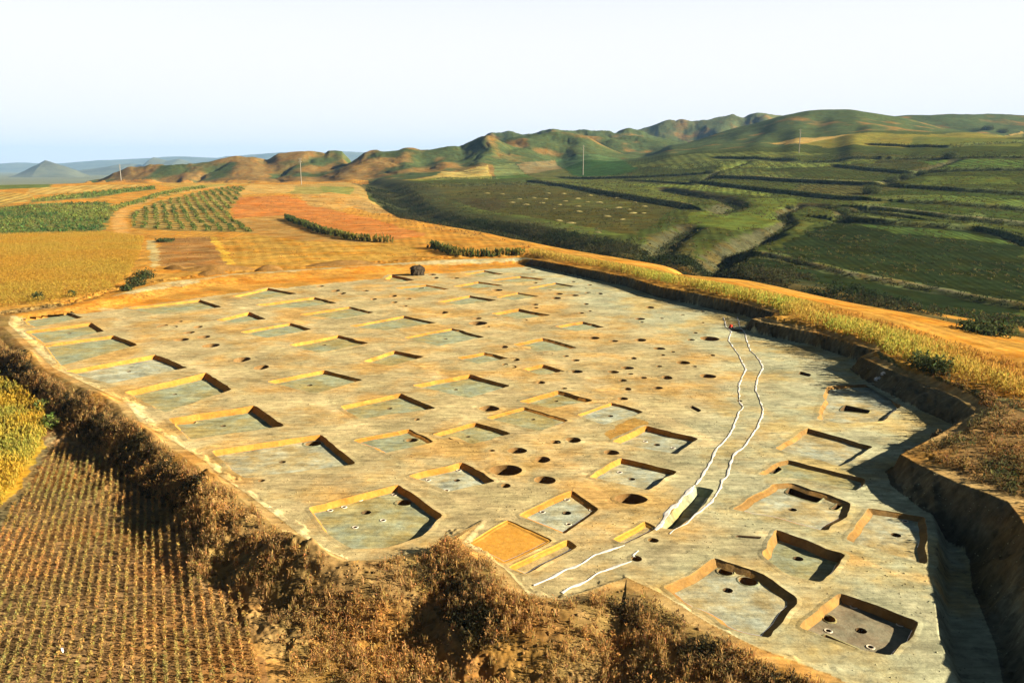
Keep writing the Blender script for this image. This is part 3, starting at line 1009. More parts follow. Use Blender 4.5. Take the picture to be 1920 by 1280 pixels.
# ---- round pits
def round_pit(x, y, rad, zc, infloor):
    m = 18 if rad > .5 else 12
    a = np.arange(m) * 2 * np.pi / m
    sq = rng.uniform(.88, 1.12)
    wob = 1 + .12 * (np.array([fbm(np.array([np.cos(t) * 1.3 + x]), np.array([np.sin(t) * 1.3 + y]), 77, 2)[0] for t in a]) - .5) * 2
    u = np.stack([np.cos(a) * wob * sq, np.sin(a) * wob / sq], 1)
    c = np.array([x, y])
    rad *= 1.12
    u[:, 1] *= 1.0 + .45 * float(sstep(55, 140, y))
    o = c + u * rad
    dep = min(.6 + rad * 1.0, 1.6)
    root = empty('round_pit', (x, y, zc))
    loc = np.array(root.location)
    if not infloor:
        add_apron(o, root)
        zr = ground_z(*o.T) + .03
    else:
        zr = np.full(m, zc + .03)
        v, f = rings([ring3(c + u * rad * 1.35, zc - .05), ring3(c + u * rad * 1.15, zc + .02), ring3(o, zr)])
        mesh_obj('rim', v - loc, f, M_FLOOR, root, None, True)
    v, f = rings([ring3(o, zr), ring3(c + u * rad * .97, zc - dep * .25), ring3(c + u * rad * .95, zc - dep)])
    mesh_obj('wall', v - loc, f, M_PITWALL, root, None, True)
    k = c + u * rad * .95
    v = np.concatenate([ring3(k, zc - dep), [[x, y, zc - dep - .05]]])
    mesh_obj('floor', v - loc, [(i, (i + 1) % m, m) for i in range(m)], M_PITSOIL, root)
    return root


order = sorted(range(len(RP)), key=lambda i: -RP[i][2])
used = {}
for i in order:
    x, y, rad, ins, px = RP[i][:5]
    if ins is not None:
        zc = RP[i][5]
    else:
        zc = float(ground_z(x, y))
    o = round_pit(x, y, rad, zc, ins is not None)
    size = 'wide' if rad > 1.0 else 'medium' if rad > .62 else 'small' if rad > .38 else 'tiny'
    if ins is not None:
        rel, hs = 'dug inside the', HINFO[ins][1]
        key = (size, rel, hs)
    else:
        j = min(range(len(HINFO)), key=lambda q: math.hypot(HINFO[q][2][0] - x, HINFO[q][2][1] - y))
        dx, dy = x - HINFO[j][2][0], y - HINFO[j][2][1]
        e, g = dx * .95 + dy * .31, -dx * .31 + dy * .95
        rel = ('toward the corn from the' if e > 0 else 'toward the weeds from the') if abs(e) > abs(g) else ('just behind the' if g > 0 else 'just before the')
        hs = HINFO[j][1]
        key = (size, rel, hs)
    cnt = used.get(key, 0)
    used[key] = cnt + 1
    more = '' if cnt == 0 else ORD[cnt] + ' '
    tag(o, f'{more}{size} round pit {rel} {hs}', 'round pit', 'round storage pits in the excavation floor')

# ------------------------------------------------------------------ the ground sheet
th = np.concatenate([np.linspace(R(-66), R(-37.5), 46)[:-1], np.linspace(R(-37.5), R(37.5), 1080), np.linspace(R(37.5), R(66), 46)[1:]])
rs = [6.0]
while rs[-1] < 16000:
    q = rs[-1]
    rs.append(q + (max(.11, q * .0036) if q < 1000 else q * .0055 if q < 2500 else q * .03))
rs = np.array(rs)
TH, RR = np.meshgrid(th, rs)
GX, GY = RR * np.sin(TH), RR * np.cos(TH)
GZ = height(GX, GY)

# ---- what grows or lies where (colours are the bare colours of soil, stubble and plants)
col = np.empty(GX.shape + (3,))
fr = np.hypot(GX, GY)
n1 = fbm(GX / 40, GY / 40, 101, 4)[..., None]
n2 = fbm(GX / 9, GY / 9, 105, 3)[..., None]
dry, grn = np.array([.21, .135, .042]), np.array([.062, .088, .032])
col[:] = np.array([.27, .18, .06])
k = sstep(.36, .56, n1 + .20 * sstep(700, 1150, ridge_px(GX, GY))[..., None] - .06)
hillc = dry * (1 - k) + grn * k
hillc = hillc * (.65 + .7 * fbm(GX / 22, GY / 22, 107, 5)[..., None])
fk = sstep(600, 750, fr)[..., None]
col = col * (1 - fk) + hillc * fk
fp = sstep(1800, 2600, fr)[..., None]
plain = np.array([.16, .17, .08]) * (.7 + .6 * fbm(GX / 300, GY / 120, 111, 3)[..., None])
col = col * (1 - fp) + plain * fp

PAINT = [  # outline, colour, edge roughness m, stripes (spacing, strength, direction degrees)
    # fields on the near side of the gully
    ([(-300, 345), (200, 340), (480, 338), (690, 338), (700, 372), (740, 402), (860, 424), (960, 445), (1080, 465), (1250, 490), (1400, 515), (1640, 562), (1920, 612), (2200, 665), (2200, 760), (1900, 760), (1640, 670), (1450, 600), (1000, 495), (600, 510), (230, 556), (-300, 620)], (.40, .215, .042), 0, (2.6, .12, 8)),
    ([(425, 372), (530, 366), (600, 385), (700, 410), (800, 440), (730, 452), (640, 440), (530, 404), (440, 410)], (.42, .175, .045), 3, (4, .15, 100)),
    ([(420, 412), (540, 404), (640, 440), (730, 455), (560, 452), (480, 440)], (.33, .20, .06), 2, None),
    ([(480, 440), (560, 452), (730, 457), (820, 470), (700, 490), (560, 496), (440, 500), (420, 450)], (.38, .225, .045), 2, (3, .1, 20)),
    ([(300, 447), (395, 443), (432, 492), (400, 503), (296, 500)], (.27, .15, .05), 2, (2.4, .25, 140)),
    ([(274, 450), (292, 450), (301, 498), (286, 503)], (.40, .32, .14), 1, None),
    ([(391, 444), (404, 444), (441, 494), (426, 497)], (.52, .33, .05), 1, None),
    ([(0, 388), (60, 383), (205, 379), (212, 400), (190, 436), (0, 440), (-300, 450), (-300, 395)], (.16, .16, .05), 3, (5, .3, 80)),
    ([(240, 402), (300, 376), (430, 350), (470, 348), (425, 400), (482, 436), (300, 431), (250, 428)], (.27, .20, .06), 3, (6, .35, 60)),
    ([(205, 388), (300, 360), (380, 350), (390, 353), (300, 370), (215, 397)], (.14, .18, .05), 2, None),
    ([(60, 374), (160, 362), (290, 350), (290, 355), (170, 372), (60, 380)], (.19, .18, .06), 2, None),
    ([(-300, 347), (0, 346), (95, 344), (95, 352), (-300, 364)], (.12, .16, .05), 2, None),
    ([(280, 345), (470, 338), (480, 345), (330, 352)], (.36, .24, .06), 2, (8, .2, 0)),
    ([(560, 346), (690, 345), (690, 372), (620, 380), (540, 362)], (.33, .235, .075), 3, (6, .2, 95)),
    ([(520, 348), (620, 352), (610, 366), (520, 362)], (.26, .23, .07), 3, None),
    ([(600, 349), (665, 351), (655, 371), (608, 371)], (.19, .21, .06), 2, (5, .3, 95)),
    ([(470, 346), (560, 346), (545, 361), (440, 366)], (.40, .27, .085), 2, (7, .2, 60)),
    ([(560, 366), (620, 361), (690, 372), (640, 394), (580, 386)], (.38, .235, .07), 2, (6, .3, 100)),
    ([(60, 353), (200, 346), (280, 347), (160, 360), (40, 368)], (.40, .28, .08), 2, (6, .2, 15)),
    ([(-300, 366), (0, 360), (60, 366), (50, 378), (0, 386), (-300, 392)], (.36, .26, .07), 2, (6, .3, 10)),
    ([(330, 352), (420, 345), (425, 349), (320, 365), (300, 363)], (.30, .26, .07), 2, None),
    ([(640, 380), (700, 374), (740, 402), (700, 400)], (.30, .20, .07), 2, (3, .4, 120)),
    # beyond the gully
    ([(680, 345), (690, 372), (740, 402), (860, 424), (960, 445), (1080, 465), (1250, 490), (1400, 515), (1640, 562), (1920, 612), (2200, 665), (2200, 225), (1920, 250), (1500, 270), (1250, 290), (1100, 300), (1000, 325), (760, 338)], (.115, .115, .045), 0, (3.5, .18, -10)),
    ([(745, 352), (860, 346), (1010, 345), (1130, 365), (1270, 388), (1240, 410), (1190, 440), (1080, 430), (980, 408), (860, 384)], (.15, .115, .052), 3, (3.0, .22, 75)),
    ([(860, 372), (930, 372), (955, 388), (900, 397)], (.125, .085, .05), 2, None),
    ([(735, 352), (775, 351), (860, 380), (960, 402), (1060, 418), (1180, 442), (1060, 440), (900, 412), (800, 388)], (.20, .20, .07), 2, None),
    ([(1290, 400), (1392, 376), (1485, 372), (1505, 381), (1445, 400), (1465, 424), (1390, 434), (1296, 428)], (.205, .21, .065), 2, None),
    ([(1480, 416), (1510, 415), (1528, 419), (1496, 437)], (.22, .20, .08), 1, None),
    ([(1040, 298), (1160, 296), (1190, 318), (1150, 330), (1080, 330)], (.075, .13, .05), 5, (7, .2, 60)),
    ([(735, 345), (830, 322), (915, 310), (925, 336), (815, 338)], (.36, .29, .085), 2, (14, .35, 70)),
    ([(925, 310), (965, 305), (1000, 333), (930, 336)], (.13, .165, .06), 2, (14, .4, 110)),
    ([(970, 308), (1040, 300), (1080, 332), (1005, 334)], (.19, .16, .075), 2, (6, .2, 70)),
    ([(1010, 335), (1130, 336), (1280, 346), (1290, 380), (1130, 356), (1020, 341)], (.20, .185, .07), 2, (3, .15, -20)),
    ([(1180, 312), (1300, 288), (1440, 285), (1560, 288), (1420, 300), (1290, 318)], (.225, .21, .085), 3, (8, .25, -5)),
    ([(1430, 268), (1700, 252), (1920, 246), (1920, 258), (1760, 274), (1600, 272)], (.36, .26, .08), 6, None),
    ([(1720, 256), (1920, 262), (1920, 275), (1700, 275)], (.24, .22, .08), 4, None),
    ([(1440, 480), (1580, 515), (1747, 545), (1925, 578), (1925, 440), (1800, 426), (1590, 412), (1500, 440)], (.042, .05, .026), 3, (2.6, .2, -8)),
    ([(1320, 512), (1430, 482), (1580, 516), (1747, 545), (1925, 578), (1925, 612), (1640, 562), (1400, 515)], (.036, .044, .024), 3, None),
    ([(1640, 394), (1925, 424), (1925, 368), (1710, 352), (1600, 376)], (.10, .115, .045), 3, (3, .2, -5)),
    ([(1660, 380), (1690, 372), (1760, 366), (1690, 366), (1600, 378), (1625, 396), (1640, 398)], (.22, .21, .10), 1, None),
    ([(1740, 330), (1900, 334), (1900, 345), (1720, 346)], (.20, .20, .07), 3, None),
    ([(1560, 290), (1800, 292), (1780, 322), (1600, 312)], (.135, .12, .058), 3, (4, .25, 30)),
    ([(1210, 440), (1290, 425), (1305, 460), (1300, 490), (1220, 478)], (.17, .125, .06), 2, None),
    ([(1350, 303), (1560, 302), (1640, 296), (1640, 306), (1450, 316), (1350, 318)], (.28, .27, .10), 3, (6, .3, -10)),
    ([(1160, 345), (1320, 346), (1450, 360), (1440, 369), (1280, 361)], (.26, .26, .09), 3, (4, .3, -15)),
    ([(1500, 345), (1640, 348), (1690, 352), (1600, 368), (1480, 358)], (.17, .13, .065), 3, (4, .3, -8)),
    ([(1720, 300), (1925, 302), (1925, 314), (1760, 318)], (.17, .21, .08), 3, (6, .3, -5)),
    ([(1740, 365), (1925, 376), (1925, 390), (1700, 376)], (.20, .22, .085), 3, (4, .3, -5)),
    ([(1590, 420), (1760, 430), (1925, 450), (1925, 462), (1700, 440)], (.12, .15, .06), 3, (3, .3, -5)),
    ([(1340, 318), (1480, 322), (1480, 335), (1350, 329)], (.21, .20, .085), 3, (5, .3, -12)),
    ([(1800, 405), (1830, 398), (1850, 404), (1838, 420), (1815, 424), (1825, 410)], (.26, .26, .13), 1, None),
    ([(1080, 372), (1190, 380), (1180, 392), (1060, 384)], (.19, .16, .07), 2, (3, .35, 75)),
    # excavation
    ([(a, b) for a, b, *_ in RIM], SOIL, 0, None),
    ([(20, 590), (230, 552), (430, 516), (720, 497), (985, 485), (1003, 492), (870, 509), (720, 521), (480, 545), (240, 577), (60, 598)], (.46, .235, .045), 1, None),
    ([(1147, 828), (1130, 815), (1190, 780), (1215, 797)], (.44, .26, .07), 1, None),
    # lower field and banks
    ([(-600, 1400), (-300, 850), (90, 770), (330, 930), (350, 1080), (480, 1100), (520, 1400)], (.27, .165, .07), 0, None),
    ([(455, 1085), (492, 1090), (560, 1300), (500, 1300), (470, 1200)], (.42, .26, .09), .6, None),
    ([(-50, 1010), (30, 905), (95, 810), (108, 815), (60, 900), (-10, 1010)], (.24, .19, .09), .4, None),
    ([(-200, 700), (0, 715), (60, 745), (90, 790), (80, 840), (30, 920), (-60, 1010), (-200, 1000)], (.45, .30, .04), .5, None),
    ([(1920, 790), (1830, 750), (1740, 705), (1650, 672), (1640, 660), (1700, 690), (1800, 720), (1925, 755)], (.12, .12, .05), .6, None),
    ([(1700, 845), (1840, 770), (1840, 745), (1760, 715), (1925, 775), (1925, 1000), (1890, 935), (1800, 900)], (.22, .14, .055), .6, None),
]
xs = [p for q in PAINT for p in q[0]]
wv = hit([p[0] for p in xs], [p[1] for p in xs], height)
_i = 0
PAINTW = []
for q in PAINT:
    PAINTW.append(wv[_i:_i + len(q[0])])
    _i += len(q[0])
for i, q in enumerate(PAINT):
    if len(q[0]) == len(RIM):
        PAINTW[i] = RIMW
BEYOND = [i for i, q in enumerate(PAINT) if q[0][0] == (680, 345)][0]
for (outl, c, rough, stripe), w in zip(PAINT, PAINTW):
    x, y = GX, GY
    if rough:
        x = GX + rough * 2 * (fbm(GX / max(rough * 2, 1), GY / max(rough * 2, 1), 121, 2) - .5)
        y = GY + rough * 2 * (fbm(GX / max(rough * 2, 1), GY / max(rough * 2, 1), 125, 2) - .5)
    m = in_poly(x, y, w)
    if not m.any():
        continue
    if outl is PAINT[BEYOND][0]:
        beyond = m
    cc = np.tile(np.array(c), (int(m.sum()), 1)) * (.75 + .5 * n2[m])
    if len(outl) == len(RIM):
        cc = soil_col(GX[m], GY[m])
    if stripe:
        sp, st, ang = stripe
        st *= .95
        u = GX[m] * math.cos(R(ang)) + GY[m] * math.sin(R(ang)) + 1.5 * fbm(GX[m] / 20, GY[m] / 20, 131, 2)
        cc *= (1 + st * np.sin(2 * np.pi * u / sp) + st * (vnoise(u / sp * 1.3, u * 0, 133) - .5))[:, None]
    col[m] = cc


def paint_line(line_px, width, c, wob=.4, strength=1.0):
    w = hit([p[0] for p in line_px], [p[1] for p in line_px], height)
    m = near_line(GX, GY, w, width * 2)
    if not m.any():
        return
    d, _, _ = seg_dist(GX[m], GY[m], w)
    d = d + wob * width * (fbm(GX[m] / 3, GY[m] / 3, 141, 2) - .5) * 2
    k = strength * (1 - sstep(width * .3, width * .7, d))[:, None]
    col[m] = col[m] * (1 - k) + np.array(c) * k


col[beyond] *= np.array([.45, .59, .38])
paint_line([(232, 438), (222, 412), (233, 389), (300, 366), (420, 349)], 5.0, (.46, .27, .08))
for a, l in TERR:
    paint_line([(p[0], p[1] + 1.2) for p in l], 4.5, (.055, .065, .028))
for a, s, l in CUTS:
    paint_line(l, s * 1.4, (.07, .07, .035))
for a, l in TERR:  # pale line past each riser, a highlight painted as colour
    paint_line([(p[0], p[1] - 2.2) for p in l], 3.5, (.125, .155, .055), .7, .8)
paint_line([(1430, 476), (1580, 510), (1747, 539), (1925, 571)], 1.6, (.20, .19, .10))
paint_line([(1345, 328), (1480, 335), (1650, 342)], 2.5, (.19, .19, .085))
paint_line([(1630, 388), (1780, 402), (1925, 417)], 2.0, (.2, .2, .1))
paint_line([(1000, 338), (1127, 356), (1290, 383)], 3.5, (.21, .2, .08))
paint_line([(690, 376), (745, 400), (860, 422), (960, 443), (1080, 463), (1250, 488), (1400, 513)], 3.0, (.36, .26, .08), .8)
# dark growth in the bottom and on the far side of the gully
d, sd, _ = seg_dist(GX, GY, GULLY)
s = np.where(sd > 0, d, -d)
sc = np.clip(fr / 260, .55, 1.4)
k = (sstep(1, 4, s) * (1 - sstep(30 * sc, 44 * sc, s + 14 * (fbm(GX / 18, GY / 18, 151, 3) - .5))))[..., None] * .85
k = np.where((GX < -140)[..., None], 0, k)
col = col * (1 - k) + np.array([.05, .055, .025]) * k * (.6 + .8 * n2) + 0
# trodden paler paths between the rows of pits
for l, wd in (([(200, 580), (250, 625), (330, 668), (400, 706), (470, 722), (560, 745), (620, 763), (690, 800), (770, 858), (860, 940)], 1.6),
              ([(420, 568), (520, 592), (600, 616), (700, 650), (800, 690), (910, 757), (1000, 820), (1090, 880), (1160, 960)], 1.3),
              ([(640, 545), (760, 580), (880, 600), (960, 640), (1060, 690), (1200, 760), (1330, 830)], 1.2), ([(1590, 1040), (1680, 1075), (1760, 1100)], 1.0), ([(1430, 1000), (1540, 1040), (1640, 1060)], 1.0),
              ([(20, 600), (90, 655), (170, 705), (260, 765), (370, 845), (470, 915)], 1.0)):
    paint_line(l, wd, (.53, .415, .205), .9, .65)
# overgrown slopes outside the rim: dry weeds
d, _, ro = seg_dist(GX, GY, RIMW, True, RO)
ins = in_poly(GX, GY, RIMW)
k = ((~ins) & (ro > 2.6) & (d < 7) & (d > .9) & (fr < 150))[..., None] * sstep(.35, .65, fbm(GX / 1.6, GY / 1.6, 161, 3))[..., None] * .8
k = np.where((GY > 125)[..., None], 0, k)
col = col * (1 - k) + np.array([.25, .155, .06]) * k
k = ((~ins) & (d < np.where(ro < 2.6, 1.15, .8)) & (d > .05) & (fr < 130))[..., None] * .8
col = col * (1 - k) + np.array([.42, .28, .11]) * k

# shade painted into the high cut faces as a darker soil colour
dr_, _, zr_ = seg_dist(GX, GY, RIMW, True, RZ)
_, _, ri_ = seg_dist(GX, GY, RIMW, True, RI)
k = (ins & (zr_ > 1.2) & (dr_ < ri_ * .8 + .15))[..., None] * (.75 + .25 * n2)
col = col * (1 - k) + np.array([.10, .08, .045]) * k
cut = np.zeros(GX.shape, bool)
for o, c in HOLES:
    r0 = np.abs(o - c).max() + 1
    j0, j1 = np.searchsorted(rs, math.hypot(*c) - r0 * 1.5), np.searchsorted(rs, math.hypot(*c) + r0 * 1.5)
    cut[j0:j1] |= in_poly(GX[j0:j1], GY[j0:j1], o)
cut &= (np.abs(GZ - site_noise(GX, GY)) < .12) & (dr_ > np.where(zr_ > 1.0, ri_ + .5, .5))
nr, nc = GX.shape
idx = np.arange(nr * nc).reshape(nr, nc)
F = np.stack([idx[:-1, :-1], idx[:-1, 1:], idx[1:, 1:], idx[1:, :-1]], -1)
bad = cut[:-1, :-1] | cut[:-1, 1:] | cut[1:, 1:] | cut[1:, :-1]
F = F[~bad].reshape(-1, 4)[:, ::-1]
V = np.stack([GX, GY, GZ], -1).reshape(-1, 3)
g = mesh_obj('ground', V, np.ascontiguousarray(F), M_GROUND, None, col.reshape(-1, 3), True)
fs_ = (np.repeat(1, len(F)) * (np.hypot(*V[F[:, 0], :2].T) > 170)).astype(bool)
g.data.polygons.foreach_set('use_smooth', fs_)
tag(g, kind='structure')
g['label'] = 'excavated loess hillside with fields, gully and hills'


def gz(x, y):
    return height(np.atleast_1d(np.asarray(x, float)), np.atleast_1d(np.asarray(y, float)))


def onground(line_px):
    return hit([p[0] for p in line_px], [p[1] for p in line_px], height)


# ------------------------------------------------------------------ far mountains across the plain
def mountain(name, sky_pts, t, depth, seed, label):
    sx = np.array([q[0] for q in sky_pts], float)
    sy = np.array([q[1] for q in sky_pts], float)
    u = np.linspace(sx[0], sx[-1], 160)
    yy = np.interp(u, sx, sy)
    zz = np.array([D(a, b, t)[2] for a, b in zip(u, yy)])
    vv = np.linspace(-1, 1, 25)
    X = np.empty((25, 160))
    Y = np.empty((25, 160))
    Z = np.empty((25, 160))
    for j, q in enumerate(vv):
        tt = t + q * depth
        X[j] = (u - 960) / FOC * t * (1 + q * depth / t * .6)
        Y[j] = tt
        prof = (1 - abs(q) ** 1.3)
        Z[j] = -34 + (zz + 34) * prof * (.8 + .4 * fbm(X[j] / (depth * .25), Y[j] / (depth * .25), seed, 4) if abs(q) > .02 else 1) - 6
    i = np.arange(25 * 160).reshape(25, 160)
    f = np.stack([i[:-1, :-1], i[:-1, 1:], i[1:, 1:], i[1:, :-1]], -1).reshape(-1, 4)
    v = np.stack([X, Y, Z], -1).reshape(-1, 3)
    o = mesh_obj(name, v, f, M_MOUNT, None, None, True)
    tag(o, label, None, None, 'structure')
    return o


M_MOUNT = earth_mat('far_hill_scrub', base=(.10, .11, .06), s1=.004, s2=.02, bump=0)
mountain('hill', [(45, 332), (62, 322), (85, 310), (106, 299), (116, 302), (140, 311), (160, 318), (180, 330)], 5200, 420, 201, 'dark blue cone hill alone on the far plain')
mountain('hills', [(150, 330), (175, 317), (215, 312), (235, 308), (262, 306), (290, 309), (305, 294), (330, 300), (350, 297), (380, 306), (420, 308), (470, 300), (520, 303), (600, 300), (700, 304)], 7000, 700, 203, 'low blue hills behind the plain')
mountain('mountains', [(-500, 314), (-200, 305), (0, 308), (60, 304), (120, 307), (180, 302), (240, 299), (300, 296), (350, 293), (420, 296), (480, 290), (540, 286), (600, 287), (660, 284), (720, 288), (900, 292), (1200, 290)], 11500, 1200, 207, 'pale blue mountains on the horizon')

# ------------------------------------------------------------------ white lime lines
def lime_line(px, label, width=.15):
    pts = [P(*q) for q in px]
    pts = np.array(pts)
    seg = np.concatenate([[0], np.cumsum(np.hypot(*np.diff(pts, axis=0).T))])
    s = np.arange(0, seg[-1], .25)
    x, y = np.interp(s, seg, pts[:, 0]), np.interp(s, seg, pts[:, 1])
    x = x + .10 * (fbm(s * .8, s * 0, 301, 3) - .5) * 2
    y = y + .22 * (fbm(s * .8, s * 0 + 9, 305, 3) - .5) * 2
    tx, ty = np.gradient(x), np.gradient(y)
    l = np.hypot(tx, ty)
    nx, ny = -ty / l, tx / l
    w = width * np.clip(-.35 + 2.7 * fbm(s * 1.4, s * 0, 311, 3), .12, 2) / 2
    rows = []
    for k, h in ((-1, -.02), (-.5, .015), (.5, .015), (1, -.02)):
        rows.append(np.column_stack([x + nx * w * k, y + ny * w * k, height(x, y) + .03 + h]))
    m = len(s)
    v = np.concatenate(rows)
    f = [(a * m + i, (a + 1) * m + i, (a + 1) * m + i + 1, a * m + i + 1) for a in range(3) for i in range(m - 1)]
    o = mesh_obj('lime_line', v, f, M_LIME)
    tag(o, label, 'lime line', 'white lines marking the village ditch')
    return o


lime_line([(1357, 594), (1361, 612), (1370, 621), (1367, 638), (1378, 655), (1389, 672), (1398, 692), (1386, 720), (1386, 740), (1386, 753), (1393, 763), (1388, 770), (1380, 790), (1370, 810), (1360, 823), (1343, 840), (1333, 863), (1318, 890), (1304, 908)], 'long winding white line on the house pit side of the ditch')
lime_line([(1383, 594), (1387, 612), (1397, 625), (1407, 657), (1425, 675), (1430, 688), (1420, 710), (1417, 730), (1427, 757), (1432, 775), (1422, 798), (1402, 825), (1394, 838), (1375, 852), (1369, 868), (1365, 890), (1353, 900), (1352, 913), (1330, 943), (1310, 962), (1282, 984), (1265, 995), (1253, 1003)], 'long winding white line on the high bank side of the ditch')
lime_line([(1303, 908), (1285, 928), (1266, 944), (1250, 962), (1240, 980), (1228, 995)], 'thick white line down the edge of the dug ditch stretch', .30)
lime_line([(1172, 1021), (1150, 1029), (1120, 1039), (1090, 1054), (1060, 1069), (1030, 1083), (995, 1097)], 'straight white line beside the long step and orange square')
lime_line([(1185, 1051), (1150, 1064), (1120, 1075), (1085, 1093), (1050, 1113)], 'straight white line running down to the weedy rim')
lime_line([(1198, 1031), (1188, 1040), (1192, 1047)], 'short hooked white line at the small round pit in the gap')

# ------------------------------------------------------------------ plants
def leaves_mesh(px, py, pz, h, spread, nb, cols, size, up=.6, name='crop', droop=0.0, kind='stuff', label=None, parent=None, seed=1, var=.35, wid=.55):
    """a cluster of small leaf faces round every given point, all in one mesh; cols: (n,3) per plant"""
    r = np.random.default_rng(seed)
    n = len(px)
    N = n * nb
    X = np.repeat(px, nb)
    Y = np.repeat(py, nb)
    Z = np.repeat(pz, nb)
    H = np.repeat(np.broadcast_to(h, n), nb)
    S = np.repeat(np.broadcast_to(spread, n), nb)
    SZ = np.repeat(np.broadcast_to(size, n), nb) * r.uniform(.6, 1.4, N)
    a = r.uniform(0, 2 * np.pi, N)
    q = np.sqrt(r.uniform(0, 1, N))
    f = r.uniform(0, 1, N)
    rad = S * q * (.45 + .55 * np.sin(np.pi * np.clip(f * .85 + .12, 0, 1)))
    cx, cy, cz = X + np.cos(a) * rad, Y + np.sin(a) * rad, Z + H * f
    d = np.stack([r.normal(0, 1, N) * (1 - up), r.normal(0, 1, N) * (1 - up), r.normal(0, .35, N) + up], 1)
    d /= np.linalg.norm(d, axis=1, keepdims=True)
    b = r.uniform(0, 2 * np.pi, N)
    e = np.stack([np.cos(b), np.sin(b), r.normal(0, .3, N)], 1)
    c = np.stack([cx, cy, cz], 1)
    L = (SZ * (1 + up))[:, None]
    Wd = (SZ * wid)[:, None]
    v = np.stack([c - d * L * .5, c + e * Wd * .5, c + d * L * .5, c - e * Wd * .5], 1).reshape(-1, 3)
    fa = np.arange(N * 4).reshape(N, 4)
    cc = np.repeat(cols, nb, 0) * r.uniform(1 - var, 1 + var, (N, 1)) * (1 + .3 * var * r.normal(0, 1, (N, 3)))
    cc = np.repeat(np.clip(cc, .005, .8), 4, 0)
    o = mesh_obj(name, v, fa, M_LEAF, parent, cc)
    if kind:
        o['kind'] = kind
    if label:
        o['label'] = label
    return o


def scatter(w, spacing, seed, jitter=.5, rows=None):
    """points inside a world outline; rows: (angle degrees, spacing across, spacing along)"""
    r = np.random.default_rng(seed)
    w = np.asarray(w)
    c = w.mean(0)
    R0 = np.abs(w - c).max() * 1.5
    if rows:
        ang, sa, sb = rows
        ia = np.arange(-R0, R0, sa)
        ib = np.arange(-R0, R0, sb)
        A_, B_ = np.meshgrid(ia, ib)
        A_ = A_.ravel() + r.normal(0, sa * .04, A_.size) + .25 * sa * (fbm(B_.ravel() / 12, A_.ravel() / 12, seed, 2) - .5) * 2
        B_ = B_.ravel() + r.uniform(-.5, .5, B_.size) * sb
        x = c[0] + A_ * math.cos(R(ang)) - B_ * math.sin(R(ang))
        y = c[1] + A_ * math.sin(R(ang)) + B_ * math.cos(R(ang))
    else:
        nn = int((2 * R0 / spacing) ** 2)
        x = c[0] + r.uniform(-R0, R0, nn)
        y = c[1] + r.uniform(-R0, R0, nn)
    k = in_poly(x, y, w)
    return x[k], y[k]


def palette(n, base, alt, seed, x=None, y=None, scale=4.0):
    r = np.random.default_rng(seed)
    k = r.uniform(0, 1, n) if x is None else np.clip(fbm(x / scale, y / scale, seed, 3) * 2.4 - .7 + r.normal(0, .18, n), 0, 1)
    return np.array(base) * (1 - k[:, None]) + np.array(alt) * k[:, None]


# ------------------------------------------------------------------ loose crumbs of soil
def clods(name, x, y, size, cols, label, seed):
    r = np.random.default_rng(seed)
    m = len(x)
    z = gz(x, y)
    b = np.array([(1, 0, 0), (0, 1, 0), (-1, 0, 0), (0, -1, 0), (0, 0, .8), (0, 0, -.6)], float)
    v = b[None] * r.uniform(.6, 1.3, (m, 6, 1)) * size[:, None, None]
    a = r.uniform(0, 6.28, m)
    vx = v[..., 0] * np.cos(a)[:, None] - v[..., 1] * np.sin(a)[:, None]
    vy = v[..., 0] * np.sin(a)[:, None] + v[..., 1] * np.cos(a)[:, None]
    V_ = np.stack([vx + x[:, None], vy + y[:, None], v[..., 2] + z[:, None]], -1).reshape(-1, 3)
    t = np.array([(0, 1, 4), (1, 2, 4), (2, 3, 4), (3, 0, 4), (1, 0, 5), (2, 1, 5), (3, 2, 5), (0, 3, 5)])
    f = (t[None] + 6 * np.arange(m)[:, None, None]).reshape(-1, 3)
    o = mesh_obj(name, V_, f, M_GROUND, None, np.repeat(cols, 6, 0))
    tag(o, label, None, None, 'stuff')


r_ = np.random.default_rng(501)
x, y = scatter(RIMW, .62, 503)
keep = (y < 130) & (fbm(x / 6, y / 6, 505, 3) > .44)
for hp in house_polys:
    keep &= ~in_poly(x, y, offset(hp, .35))
for q in RP:
    keep &= np.hypot(x - q[0], y - q[1]) > q[2] * 1.7 + .2
for q in [np.array(wpoly(t[0])) for t in TRENCH] + [np.array(wpoly(t[0])) for t in SQUARE] + [np.array(wpoly(DITCH))]:
    keep &= ~in_poly(x, y, offset(q, .3))
x, y = x[keep], y[keep]
clods('soil_crumbs', x, y, r_.uniform(.015, .07, len(x)), soil_col(x, y) * r_.uniform(.7, 1.1, (len(x), 1)), 'loose crumbs of soil on the excavation floor', 507)
w = onground([(0, 640), (60, 690), (110, 720), (200, 760), (255, 800), (330, 850), (395, 905), (470, 950), (560, 1030), (650, 1065), (790, 1045), (880, 1000), (945, 1075), (1000, 1130), (1120, 1120), (1175, 1100), (1240, 1135), (1330, 1190), (1420, 1235), (1560, 1300), (1600, 1400), (600, 1400), (480, 1100), (360, 1080), (330, 950), (220, 880), (110, 800), (40, 720), (-20, 680)])
x, y = scatter(w, .5, 509)
keep = ~in_poly(x, y, RIMW)
x, y = x[keep], y[keep]
clods('earth_clods', x, y, r_.uniform(.03, .16, len(x)) ** 1.0, np.array([.30, .19, .075]) * r_.uniform(.6, 1.1, (len(x), 1)), 'clods of earth slipped down the outer bank', 511)

